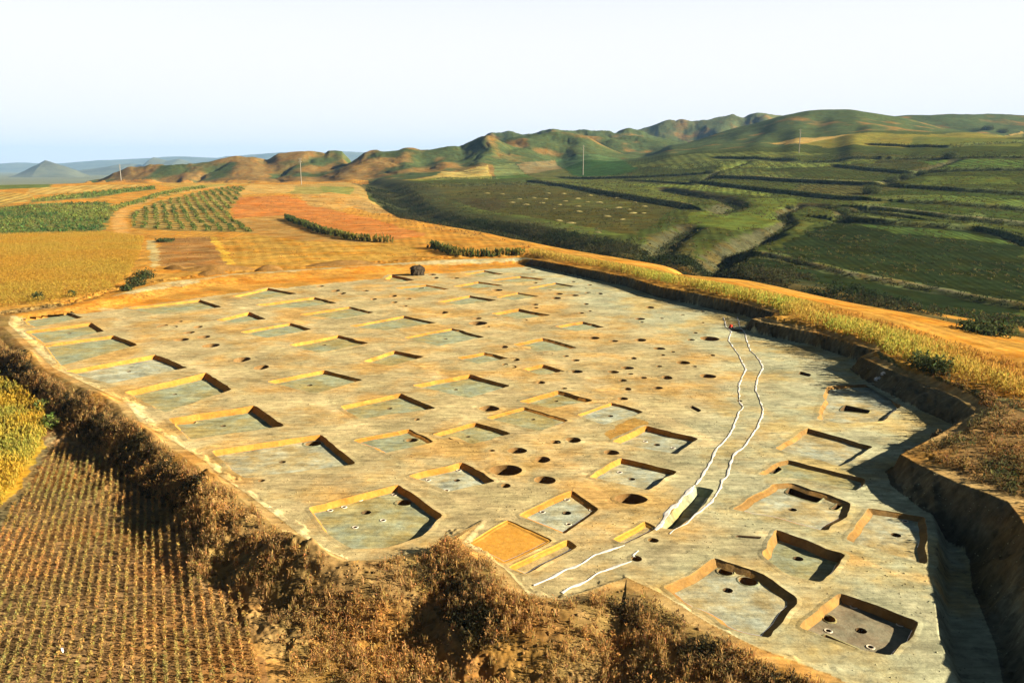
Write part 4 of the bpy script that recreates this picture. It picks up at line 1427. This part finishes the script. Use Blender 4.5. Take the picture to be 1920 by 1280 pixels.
# -- rows of dried crop on the lower field
w = onground([(-350, 1400), (-250, 1150), (-20, 1005), (60, 905), (110, 830), (180, 850), (300, 925), (335, 960), (345, 1040), (380, 1090), (460, 1095), (480, 1180), (505, 1290), (520, 1400)])
x, y = scatter(w, 0, 11, rows=(24, .48, .14))
d, _, _ = seg_dist(x, y, RIMW, True)
keep = (d > 3.2) & (rng.uniform(0, 1, len(x)) < .45 + .9 * fbm(x / 1.6, y / 1.6, 17, 2))
x, y = x[keep], y[keep]
leaves_mesh(x, y, gz(x, y), rng.uniform(.20, .38, len(x)), .11, 14, palette(len(x), (.52, .29, .09), (.31, .255, .08), 19, x, y, 4), .11, up=.4, name='dried_crop', label='rows of drying crop on the field below the bank')

# -- yellow crop at the left edge
w = onground([(-300, 690), (0, 712), (50, 738), (85, 775), (85, 820), (40, 890), (-20, 985), (-120, 1050), (-300, 1000)])
x, y = scatter(w, .27, 21)
leaves_mesh(x, y, gz(x, y), rng.uniform(.7, 1.1, len(x)), .2, 10, palette(len(x), (.50, .33, .04), (.33, .31, .06), 23, x, y, 5), .16, up=.75, var=.22, name='millet_crop', label='bright yellow crop at the foot of the overgrown bank')

# -- golden crop behind the excavation
w = onground([(-200, 445), (0, 441), (190, 437), (270, 446), (262, 480), (240, 520), (205, 546), (100, 566), (0, 577), (-200, 600)])
x, y = scatter(w, .5, 31)
leaves_mesh(x, y, gz(x, y), rng.uniform(.8, 1.0, len(x)), .45, 14, palette(len(x), (.46, .275, .04), (.43, .31, .05), 33, x, y, 12), .17, up=.35, var=.12, name='millet_crop', label='dense golden crop behind the excavation bank')

# -- standing corn along the shaded bank
w = onground([(985, 473), (1060, 481), (1200, 503), (1330, 530), (1450, 556), (1560, 580), (1700, 618), (1930, 690), (1990, 730), (1960, 762), (1840, 722), (1740, 690), (1660, 662), (1640, 648), (1540, 617), (1455, 592), (1440, 576), (1350, 552), (1240, 529), (1130, 503), (1060, 491), (1000, 482)])
x, y = scatter(w, .45, 41)
d, _, _ = seg_dist(x, y, RIMW, True)
keep = (d > .8) & ~in_poly(x, y, RIMW)
x, y, d = x[keep], y[keep], d[keep]
edge = sstep(2, 12, d)
keep = rng.uniform(0, 1, len(x)) < 1 - .65 * edge
x, y, edge = x[keep], y[keep], edge[keep]
leaves_mesh(x, y, gz(x, y), 1.6 - 1.1 * edge, .24, 12, palette(len(x), (.40, .42, .075), (.47, .34, .07), 43, x, y, 9) * (1 - edge[:, None]) + np.array([.42, .225, .05]) * edge[:, None], .2, up=.8, var=.25, name='corn_crop', label='yellow green standing corn above the shaded bank')

# -- green crop rows in the far fields
w1 = onground([(-200, 400), (0, 392), (60, 386), (200, 381), (208, 402), (186, 434), (0, 439), (-200, 450)])
x, y = scatter(w1, 0, 51, rows=(-38, 4.2, 1.5))
keep = rng.uniform(0, 1, len(x)) < .45 + .9 * fbm(x / 25, y / 25, 53, 2)
x, y = x[keep], y[keep]
leaves_mesh(x, y, gz(x, y), rng.uniform(.8, 1.5, len(x)), 1.1, 12, palette(len(x), (.05, .12, .035), (.22, .25, .055), 55, x, y, 30), .75, up=.35, name='green_crop', label='rows of bushy green crop beyond the golden field')
w2 = onground([(243, 404), (300, 378), (425, 351), (462, 350), (425, 398), (480, 435), (300, 429), (252, 426)])
x, y = scatter(w2, 0, 57, rows=(24, 4.2, 1.5))
keep = rng.uniform(0, 1, len(x)) < .35 + .8 * fbm(x / 25, y / 25, 59, 2)
x, y = x[keep], y[keep]
leaves_mesh(x, y, gz(x, y), rng.uniform(.5, 1.0, len(x)), 1.0, 12, palette(len(x), (.07, .115, .03), (.20, .22, .05), 61, x, y, 30), .75, up=.35, name='green_crop', label='curved rows of bushes beside the farm track')
w3 = onground([(205, 390), (300, 361), (380, 350), (388, 353), (300, 369), (215, 396)])
w4 = onground([(60, 375), (160, 363), (290, 350), (290, 355), (170, 371), (60, 379)])
for w, sd_ in ((w3, 63), (w4, 65)):
    x, y = scatter(w, 1.9, sd_)
    leaves_mesh(x, y, gz(x, y), rng.uniform(.8, 1.4, len(x)), 1.1, 10, palette(len(x), (.09, .17, .045), (.25, .27, .06), sd_, x, y, 25), .8, up=.35, name='green_crop', label='green strip of crop on the far field' if sd_ == 63 else 'thin green strip of crop near the crest')

# -- dry weeds on the outer banks
w = onground([(0, 640), (60, 690), (110, 720), (200, 760), (255, 800), (330, 850), (395, 905), (470, 950), (560, 1030), (650, 1065), (790, 1045), (880, 1000), (945, 1075), (1000, 1130), (1120, 1120), (1175, 1100), (1240, 1135), (1330, 1190), (1420, 1235), (1560, 1300), (1600, 1400), (600, 1400), (480, 1100), (360, 1080), (330, 950), (220, 880), (110, 800), (40, 720), (-20, 680)])
x, y = scatter(w, .23, 71)
ins_ = in_poly(x, y, RIMW)
d, _, _ = seg_dist(x, y, RIMW, True)
den = fbm(x / 2.0, y / 2.0, 73, 3)
keep = (~ins_) & (d > .7) & (rng.uniform(0, 1, len(x)) < (.10 + .8 * sstep(.36, .6, den)))
x, y = x[keep], y[keep]
hh = rng.uniform(.25, .75, len(x)) * (.6 + .8 * fbm(x / 3, y / 3, 75, 2))
leaves_mesh(x, y, gz(x, y) - .03, hh, .26, 18, palette(len(x), (.52, .28, .085), (.26, .18, .075), 77, x, y, 2.2), .10, up=.4, name='dry_weeds', label='dry brown weeds over the outer bank')
k = rng.uniform(0, 1, len(x)) < .45
leaves_mesh(x[k], y[k], gz(x[k], y[k]) - .03, rng.uniform(.2, .6, int(k.sum())), .16, 14, palette(int(k.sum()), (.55, .37, .14), (.34, .20, .07), 79), .22, up=.85, wid=.16, name='dry_grass', label='pale dry grass stems over the outer bank')
for k, (poly, sd_, lab) in enumerate([  # dark scrub added to stand for shade in the bank's hollows
        ([(70, 705), (150, 750), (225, 790), (320, 862), (385, 900), (388, 925), (330, 965), (260, 925), (200, 860), (110, 790), (60, 740)], 171, 'dark scrub standing for shade in the hollows of the bank above the yellow crop'),
        ([(775, 1045), (815, 1040), (860, 1075), (905, 1150), (965, 1170), (955, 1215), (880, 1225), (815, 1150), (780, 1090)], 175, 'dark green scrub standing for shade below the corner of the excavation'),
        ([(1130, 1125), (1240, 1140), (1330, 1190), (1420, 1240), (1520, 1285), (1480, 1330), (1300, 1250), (1180, 1180)], 177, 'dark scrub standing for shade under the rim path before the open ended pit'),
        ([(-20, 640), (40, 660), (70, 700), (40, 720), (-20, 690)], 179, 'dark scrub standing for shade at the far corner of the bank')]):
    w = onground(poly)
    x, y = scatter(w, .24, sd_)
    keep = (~in_poly(x, y, RIMW)) & (rng.uniform(0, 1, len(x)) < sstep(.25, .5, fbm(x / 1.5, y / 1.5, sd_, 3)))
    x, y = x[keep], y[keep]
    leaves_mesh(x, y, gz(x, y) - .03, rng.uniform(.2, .55, len(x)), .26, 16, palette(len(x), (.045, .045, .024), (.15, .105, .045), sd_, x, y, 2), .12, up=.55, name='shade_scrub', label=lab)
# -- weeds outside the high bank
w = onground([(1700, 850), (1840, 772), (1825, 750), (1760, 716), (1680, 680), (1660, 668), (1760, 705), (1850, 735), (1960, 775), (2000, 900), (2000, 1060), (1920, 965), (1890, 930), (1800, 897)])
x, y = scatter(w, .36, 81)
d, _, _ = seg_dist(x, y, RIMW, True)
keep = (~in_poly(x, y, RIMW)) & (d > 1.1) & (rng.uniform(0, 1, len(x)) < sstep(.3, .6, fbm(x / 2.2, y / 2.2, 83, 3)))
x, y = x[keep], y[keep]
leaves_mesh(x, y, gz(x, y) - .03, rng.uniform(.3, .9, len(x)), .3, 14, palette(len(x), (.30, .17, .06), (.09, .095, .04), 85, x, y, 3), .17, up=.5, name='dry_weeds', label='brown and green weeds outside the high bank path')
# -- scrub in the gully
pts_ = []
r_ = np.random.default_rng(91)
seg = np.concatenate([[0], np.cumsum(np.hypot(*np.diff(GULLY, axis=0).T))])
s_ = r_.uniform(0, seg[-1], 22000)
bx, by = np.interp(s_, seg, GULLY[:, 0]), np.interp(s_, seg, GULLY[:, 1])
tx, ty = np.interp(s_, seg, np.gradient(GULLY[:, 0])), np.interp(s_, seg, np.gradient(GULLY[:, 1]))
l = np.hypot(tx, ty)
o_ = r_.uniform(3, 36, 22000)
x, y = bx - ty / l * o_, by + tx / l * o_
keep = (y > 90) & (x > -130) & (y < 600) & (fbm(x / 14, y / 14, 93, 3) > .36)
x, y = x[keep], y[keep]
leaves_mesh(x, y, gz(x, y), r_.uniform(.4, 1.8, len(x)), 1.0, 12, palette(len(x), (.02, .032, .014), (.06, .06, .026), 95, x, y, 12), .5, up=.4, name='scrub', label='dark scrub filling the gully beyond the orange field')
# -- grass tufts over the slopes beyond the gully, thicker along the terrace risers
w = onground([(800, 392), (745, 352), (1000, 338), (1200, 315), (1500, 292), (1925, 285), (1925, 605), (1640, 558), (1400, 512), (1250, 488), (1080, 462)])
x, y = scatter(w, 3.0, 191)
keep = fbm(x / 16, y / 16, 193, 3) > .42
x, y = x[keep], y[keep]
xl, yl = [x], [y]
r_ = np.random.default_rng(195)
for a, line in TERRW + [(b, c) for b, _, c in CUTSW]:
    seg = np.concatenate([[0], np.cumsum(np.hypot(*np.diff(line, axis=0).T))])
    s_ = r_.uniform(0, seg[-1], int(seg[-1] * 2.2))
    xl.append(np.interp(s_, seg, line[:, 0]) + r_.normal(0, 1.0, len(s_)))
    yl.append(np.interp(s_, seg, line[:, 1]) + r_.normal(-.8, 1.0, len(s_)))
nt_ = len(x)
x, y = np.concatenate(xl), np.concatenate(yl)
on_line = np.arange(len(x)) >= nt_
hh = np.where(on_line, r_.uniform(.5, 1.5, len(x)), r_.uniform(.15, .5, len(x)))
cc = np.where(on_line[:, None], palette(len(x), (.022, .034, .014), (.05, .058, .02), 197, x, y, 20), palette(len(x), (.04, .05, .02), (.12, .11, .04), 199, x, y, 30))
leaves_mesh(x, y, gz(x, y), hh, .7, 7, cc, .5, up=.4, name='slope_grass', label='rough dark grass on the terraced slopes beyond the gully')
# -- stubble tufts in dotted lines on the orange field by the gully
w = onground([(690, 380), (760, 408), (860, 430), (1000, 462), (990, 470), (900, 450), (800, 432), (700, 402)])
x, y = scatter(w, 0, 97, rows=(-20, 5.0, 1.5))
keep = r_.uniform(0, 1, len(x)) < .7 * fbm(x / 10, y / 10, 99, 2)
x, y = x[keep], y[keep]
leaves_mesh(x, y, gz(x, y), .6, .7, 8, palette(len(x), (.14, .09, .04), (.26, .14, .05), 98), .4, up=.4, name='stubble', label='dotted brown stubble on the orange field edge')

w = onground([(430, 372), (560, 366), (690, 378), (800, 430), (780, 450), (600, 420), (500, 400)])
x, y = scatter(w, 0, 297, rows=(70, 7.0, 2.4))
keep = r_.uniform(0, 1, len(x)) < .9 * fbm(x / 14, y / 14, 299, 2) - .1
x, y = x[keep], y[keep]
leaves_mesh(x, y, gz(x, y), .5, .7, 7, palette(len(x), (.17, .12, .04), (.34, .17, .05), 298), .35, up=.4, name='stubble', label='brown stubble dots on the reddish field')
w = onground([(300, 448), (395, 444), (560, 455), (760, 462), (800, 478), (600, 492), (440, 498), (300, 498)])
x, y = scatter(w, 0, 397, rows=(-50, 2.6, 1.1))
keep = r_.uniform(0, 1, len(x)) < .9 * fbm(x / 9, y / 9, 399, 3) - .15
x, y = x[keep], y[keep]
leaves_mesh(x, y, gz(x, y), .3, .45, 6, palette(len(x), (.20, .13, .04), (.40, .24, .06), 398), .22, up=.4, name='stubble', label='low stubble on the orange field behind the bank')
# -- standing strips of corn between the fields
def corn_strip(px, width, h, seed, label):
    w = onground(px)
    seg = np.concatenate([[0], np.cumsum(np.hypot(*np.diff(w, axis=0).T))])
    r = np.random.default_rng(seed)
    m = int(seg[-1] * width * 2.2)
    s = r.uniform(0, seg[-1], m)
    x = np.interp(s, seg, w[:, 0]) + r.uniform(-.5, .5, m) * width
    y = np.interp(s, seg, w[:, 1]) + r.uniform(-.5, .5, m) * width
    o = leaves_mesh(x, y, gz(x, y), h * r.uniform(.8, 1.15, m), .35, 16, palette(m, (.055, .085, .025), (.17, .17, .04), seed), .45, up=.8, name='corn_strip', kind=None, seed=seed)
    tag(o, label, 'corn strip', 'strips of standing corn between the fields')


corn_strip([(537, 410), (575, 425), (610, 438), (650, 448), (690, 452), (730, 455)], 2.2, 1.9, 111, 'long dark strip of standing corn crossing the orange field')
corn_strip([(806, 464), (830, 471), (850, 477), (870, 480), (885, 480)], 2.0, 1.8, 113, 'short green strip of standing corn behind the excavation bank')
corn_strip([(888, 480), (920, 481), (960, 479), (985, 478)], 2.0, 1.5, 115, 'low ragged strip of corn joining the corn above the shaded bank')

# -- single shrubs
def shrub(px, py, rad, h, c1, c2, label, seed):
    (x, y), = onground([(px, py)])
    z = float(gz(x, y)[0])
    root = empty('shrub', (x, y, z))
    r = np.random.default_rng(seed)
    m = int(26 * max(1, rad))
    a, q = r.uniform(0, 2 * np.pi, m), np.sqrt(r.uniform(0, 1, m)) * rad * .8
    o = leaves_mesh(np.cos(a) * q, np.sin(a) * q, np.zeros(m) + .1, h * r.uniform(.5, 1.1, m), rad * .35, 14, palette(m, c1, c2, seed), .22 + .07 * rad, up=.35, name='foliage', kind=None, parent=root, seed=seed)
    v, f = [], []
    for k in range(5):
        ang = k * 1.3 + seed
        b = len(v)
        for zz, rr, dd in ((-.1, .05, .02), (h * .45, .035, rad * .25), (h * .8, .015, rad * .45)):
            for i in range(5):
                v.append((math.cos(ang) * dd + rr * math.cos(i * 1.257), math.sin(ang) * dd + rr * math.sin(i * 1.257), zz))
        for j in range(2):
            for i in range(5):
                f.append((b + j * 5 + i, b + j * 5 + (i + 1) % 5, b + j * 5 + 5 + (i + 1) % 5, b + j * 5 + 5 + i))
    mesh_obj('stem', np.array(v), f, M_DARKSTRAW, root)
    tag(root, label, 'shrub', 'shrubs scattered about the fields')


DKG, MDG = (.04, .06, .025), (.09, .11, .04)
SHRUBS = [
    (256, 536, 2.0, 1.6, 'dark shrub at the foot of the golden crop corner'), (270, 522, 2.4, 1.7, 'largest dark shrub beside the golden crop corner'), (238, 545, 1.3, 1.1, 'low shrub where the golden crop meets the orange bank'),
    (72, 563, 1.2, 1.4, 'small green shrub at the front edge of the golden crop'), (136, 556, .9, .9, 'tiny shrub at the front edge of the golden crop'),
    (1673, 344, 5.0, 4.5, 'dark round shrub at the end of a terrace on the far slope'), (1700, 336, 4.5, 3.5, 'dark shrub on the gully up the far slope'), (1730, 328, 4.5, 3.6, 'second shrub up the gully on the far slope'),
    (1782, 296, 6, 5, 'dark shrub high in the terraced slope below the hill'), (1305, 343, 5.0, 4.0, 'dark shrub at the start of the long terrace'), (1633, 363, 5.5, 4.5, 'wide shrub beside the pale bend in the slope track'),
    (1852, 244, 10, 7, 'clump of bush on the hill shoulder above the gold grass'), (1880, 249, 9, 6, 'smaller clump of bush on the hill shoulder'), (1480, 392, 2.5, 2.0, 'dark shrub at the bend of the narrow gully'),
    (1580, 402, 4, 3, 'bushy shrub at the head of the narrow ravine'), (1330, 325, 4.5, 3, 'shrub in the fold above the long terrace'),
    (98, 800, 1.0, 1.1, 'bright green shrub at the corner of the yellow crop'), (80, 770, .9, 1.0, 'green shrub on the edge of the yellow crop'), (1745, 700, 1.4, 1.8, 'dark green shrub on the path above the shaded bank'),
    (1765, 700, 1.2, 1.5, 'second dark shrub under the corn on the bank path'), (1720, 690, 1.3, 1.7, 'dark shrub at the foot of the corn'), (1850, 625, 4, 1.6, 'dark low shrub in the orange field beside the corn'),
    (310, 453, 3.0, .8, 'flat green shrub in the brown ploughed strip'),
]
for i, (a, b, rd, h, lab) in enumerate(SHRUBS):
    bright = 16 <= i <= 17
    shrub(a, b, rd, h, (.12, .17, .04) if bright else DKG, (.22, .25, .06) if bright else MDG, lab, 400 + i)

# ------------------------------------------------------------------ straw piles on the harvested field beyond the gully
PILES = [(820, 548), (905, 553), (1000, 580), (1080, 574), (1150, 580), (1128, 603), (1260, 592), (1250, 550), (1330, 578), (1382, 597), (1450, 600), (1195, 636), (1230, 612), (1330, 622), (1335, 651), (1482, 640),
         (1490, 678), (1582, 695), (1640, 660), (1560, 630), (1622, 640), (1702, 622), (1550, 575), (1480, 560), (1220, 702), (1290, 716), (1440, 768), (960, 600), (1040, 612), (1700, 660), (1400, 560), (1160, 548), (1650, 600)]
ph, pxy = [], []
for i, (a, b) in enumerate(PILES):
    pxy.append((640 + a / 3, 180 + b / 3))
pw = onground(pxy)
def pile_mesh(r):
    m = 14
    lv = []
    for zz, q in ((-.1, 1.0), (.35, .86), (.8, .55), (1.05, .2)):
        a = np.arange(m) * 2 * np.pi / m
        k = q * (1 + .25 * (r.uniform(0, 1, m) - .5))
        lv.append(np.column_stack([np.cos(a) * k * 2.2, np.sin(a) * k * 1.3, np.full(m, zz) + r.normal(0, .05, m)]))
    return rings(lv, True)
zz = gz(pw[:, 0], pw[:, 1])
pr = np.random.default_rng(5)
pcx = sorted(range(len(pw)), key=lambda i: -pxy[i][1])
for i, k in enumerate(pcx):
    if i < 4:
        v, f = pile_mesh(pr)
        o = mesh_obj('straw_pile', v, f, M_STRAW, None, None, True)
    else:
        src = bpy.data.objects['straw_pile' if i % 4 == 0 else f'straw_pile.{i % 4:03d}']
        o = src.copy()
        COL.objects.link(o)
    o.location = (*pw[k], zz[k])
    o.rotation_euler = (0, 0, pr.uniform(-.6, .6))
    q = pr.uniform(.7, 1.15)
    o.scale = (q, q * .8, q * .45)
    tag(o, 'pale straw pile lying on the harvested brown field beyond the gully', 'straw pile', 'straw piles on the harvested field')

# ------------------------------------------------------------------ spoil heaps, stack, bags
def heap(px, py, rx, ry, h, label, seed, mat, rot=0):
    x, y = P(px, py, .6)
    z = float(gz(x, y)[0])
    r = np.random.default_rng(seed)
    m, lv = 28, []
    for f_, k in ((-.1, 1.1), (.15, .95), (.5, .7), (.85, .4), (1.0, .15)):
        a = np.arange(m) * 2 * np.pi / m
        q = k * (1 + .3 * (vnoise(np.cos(a) * 1.6 + seed, np.sin(a) * 1.6, seed) - .5))
        lv.append(np.column_stack([np.cos(a) * q * rx, np.sin(a) * q * ry, np.full(m, f_ * h) + r.normal(0, .04 * h, m)]))
    v, f = rings(lv, True)
    o = mesh_obj('spoil_heap', v, f, mat, None, None, True)
    o.location = (x, y, z)
    o.rotation_euler = (0, 0, rot)
    tag(o, label, 'spoil heap', 'spoil heaps behind the excavation')


M_HEAP = earth_mat('spoil_soil', base=(.25, .145, .045), dark=.7, light=1.3, s1=.5, s2=3, bump=.8, dist=.15)
heap(650, 497, 9.5, 2.6, 1.2, 'long low brown spoil heap behind the orange bank', 1, M_HEAP, .12)
heap(410, 506, 7.5, 2.2, 1.1, 'brown spoil heap behind the tall lit orange bank face', 2, M_HEAP, .2)
heap(330, 505, 3.0, 1.0, .9, 'small narrow spoil heap near the pale strip of field', 3, M_HEAP, -.2)
heap(400, 516, 3.2, 1.0, 1.0, 'low dark ridge of spoil on the crest of the orange bank', 4, M_HEAP, .1)
heap(505, 508, 3.0, 1.2, 1.1, 'small rounded spoil heap between the two larger heaps', 5, M_HEAP, .1)

# dark straw stack by the far corner
x, y = P(783, 513, .3)
z = float(gz(x, y)[0])
st = empty('straw_stack', (x, y, z))
r = np.random.default_rng(12)
m, lv = 24, []
for zz, k in ((-.2, 1.0), (.6, 1.03), (1.3, 1.0), (1.75, .95)):
    a = np.arange(m) * 2 * np.pi / m
    sq = 1 / np.maximum(np.abs(np.cos(a)), np.abs(np.sin(a))) ** .8
    lv.append(np.column_stack([np.cos(a) * 2.0 * k * sq + r.normal(0, .16, m), np.sin(a) * 1.5 * k * sq + r.normal(0, .16, m), np.full(m, zz)]))
v, f = rings(lv)
mesh_obj('stack_body', v, f, M_DARKSTRAW, st)
lv = []
for zz, k in ((1.65, 1.1), (1.85, 1.02), (2.25, .7), (2.5, .3)):
    a = np.arange(m) * 2 * np.pi / m
    sq = 1 / np.maximum(np.abs(np.cos(a)), np.abs(np.sin(a))) ** .8
    lv.append(np.column_stack([np.cos(a) * 2.0 * k * sq + r.normal(0, .06, m), np.sin(a) * 1.5 * k * sq + r.normal(0, .06, m), np.full(m, zz) + r.normal(0, .12, m)]))
v, f = rings(lv, True)
mesh_obj('thatch', v, f, M_DARKSTRAW, st)
st.rotation_euler = (0, 0, .5)
st.scale = (.66, .7, .8)
tag(st, 'dark square stack of stalks on the far orange slope', 'straw stack')


def crumple(name, px, py, zp, sx, sy, h, mat, seed, label, cat):
    x, y = onground([(px, py)])[0]
    z = float(gz(x, y)[0])
    r = np.random.default_rng(seed)
    k = 9
    u, v = np.meshgrid(np.linspace(-1, 1, k), np.linspace(-1, 1, k))
    d = np.clip(1 - (u ** 2 + v ** 2) * .55, 0, 1)
    top = np.stack([u * sx + r.normal(0, .05 * sx, u.shape), v * sy + r.normal(0, .05 * sy, u.shape), d * h * (.6 + .8 * r.uniform(0, 1, u.shape))], -1).reshape(-1, 3)
    i = np.arange(k * k).reshape(k, k)
    f = np.stack([i[:-1, :-1], i[:-1, 1:], i[1:, 1:], i[1:, :-1]], -1).reshape(-1, 4)
    b = top.copy()
    b[:, 2] = -.05
    o = mesh_obj(name, np.concatenate([top, b]), np.concatenate([f, f[:, ::-1] + k * k]), mat)
    o.location = (x, y, z + .03)
    tag(o, label, cat)
    return o


crumple('plastic_sheet', 1648, 706, 0, .42, .25, .3, M_WHITE, 3, 'crumpled white sheet lying on the shaded bank below the path', 'sheet')
crumple('plastic_sheet', 1656, 704, 0, .25, .2, .25, M_WHITE, 4, 'small white scrap beside the crumpled white sheet on the bank', 'sheet')
crumple('cloth_bundle', 1370.5, 616, 0, .3, .3, .5, M_RED, 5, 'small red cloth bundle between the far ends of the white lines', 'bundle')
crumple('plastic_bag', 117, 1223, 0, .08, .07, .22, M_WHITE, 6, 'white plastic bag caught in the drying crop rows', 'bag')

# ------------------------------------------------------------------ utility poles
def pole(px, py_top, py_base, label):
    x, y = onground([(px, py_base)])[0]
    t = y
    z = float(gz(x, y)[0])
    h = max(6.0, (py_base - py_top) * math.hypot(x, y) / FOC)
    root = empty('utility_pole', (x, y, z))
    m = 10
    a = np.arange(m) * 2 * np.pi / m
    u = np.stack([np.cos(a), np.sin(a)], 1)
    w = max(.16, .00042 * t)
    v, f = rings([ring3(u * w * 1.2, -1), ring3(u * w, h * .5), ring3(u * w * .7, h)], True)
    mesh_obj('shaft', v, f, M_CONC, root, None, True)
    for zz, L in ((h * .95, 1.3), (h * .85, 1.0)):
        b = np.array([(sx * L, sy * .09, zz + sz * .09) for sx in (-1, 1) for sy in (-1, 1) for sz in (-1, 1)])
        arm = mesh_obj('crossarm', b, [(0, 1, 3, 2), (4, 6, 7, 5), (0, 4, 5, 1), (2, 3, 7, 6), (0, 2, 6, 4), (1, 5, 7, 3)], M_CONC, root)
        for q in (-.85, .85):
            v, f = rings([ring3(u * .09 + [q * L, 0], zz + .08), ring3(u * .12 + [q * L, 0], zz + .22), ring3(u * .06 + [q * L, 0], zz + .38)], True)
            mesh_obj('insulator', v, f, M_PORC, arm)
    tag(root, label, 'utility pole', 'utility poles across the fields')


pole(227, 312, 338, 'thin pale pole on the crest before the low orange hill')
pole(565, 300, 346, 'pale pole on the crest before the long low ridge')
pole(1093, 275, 328, 'tall pale pole before the gullied dark hill and green plot')
pole(1498, 247, 287, 'pale pole on the slope below the broad green hill')

# ------------------------------------------------------------------ haze
HZ = bpy.data.materials.new('haze_air')
nt = nodes_of(HZ)
out = nt.nodes.new('ShaderNodeOutputMaterial')
pv = nt.nodes.new('ShaderNodeVolumePrincipled')
pv.inputs['Color'].default_value = (.34, .62, 1.0, 1)
pv.inputs['Density'].default_value = 6.0e-5
pv.inputs['Anisotropy'].default_value = .0
nt.links.new(pv.outputs[0], out.inputs['Volume'])
b = np.array([(sx, sy, sz) for sx in (-15500, 15500) for sy in (-200, 17000) for sz in (-60, 420)], float)
hz = mesh_obj('haze', b, [(0, 1, 3, 2), (4, 6, 7, 5), (0, 4, 5, 1), (2, 3, 7, 6), (0, 2, 6, 4), (1, 5, 7, 3)], HZ)
tag(hz, kind='stuff')
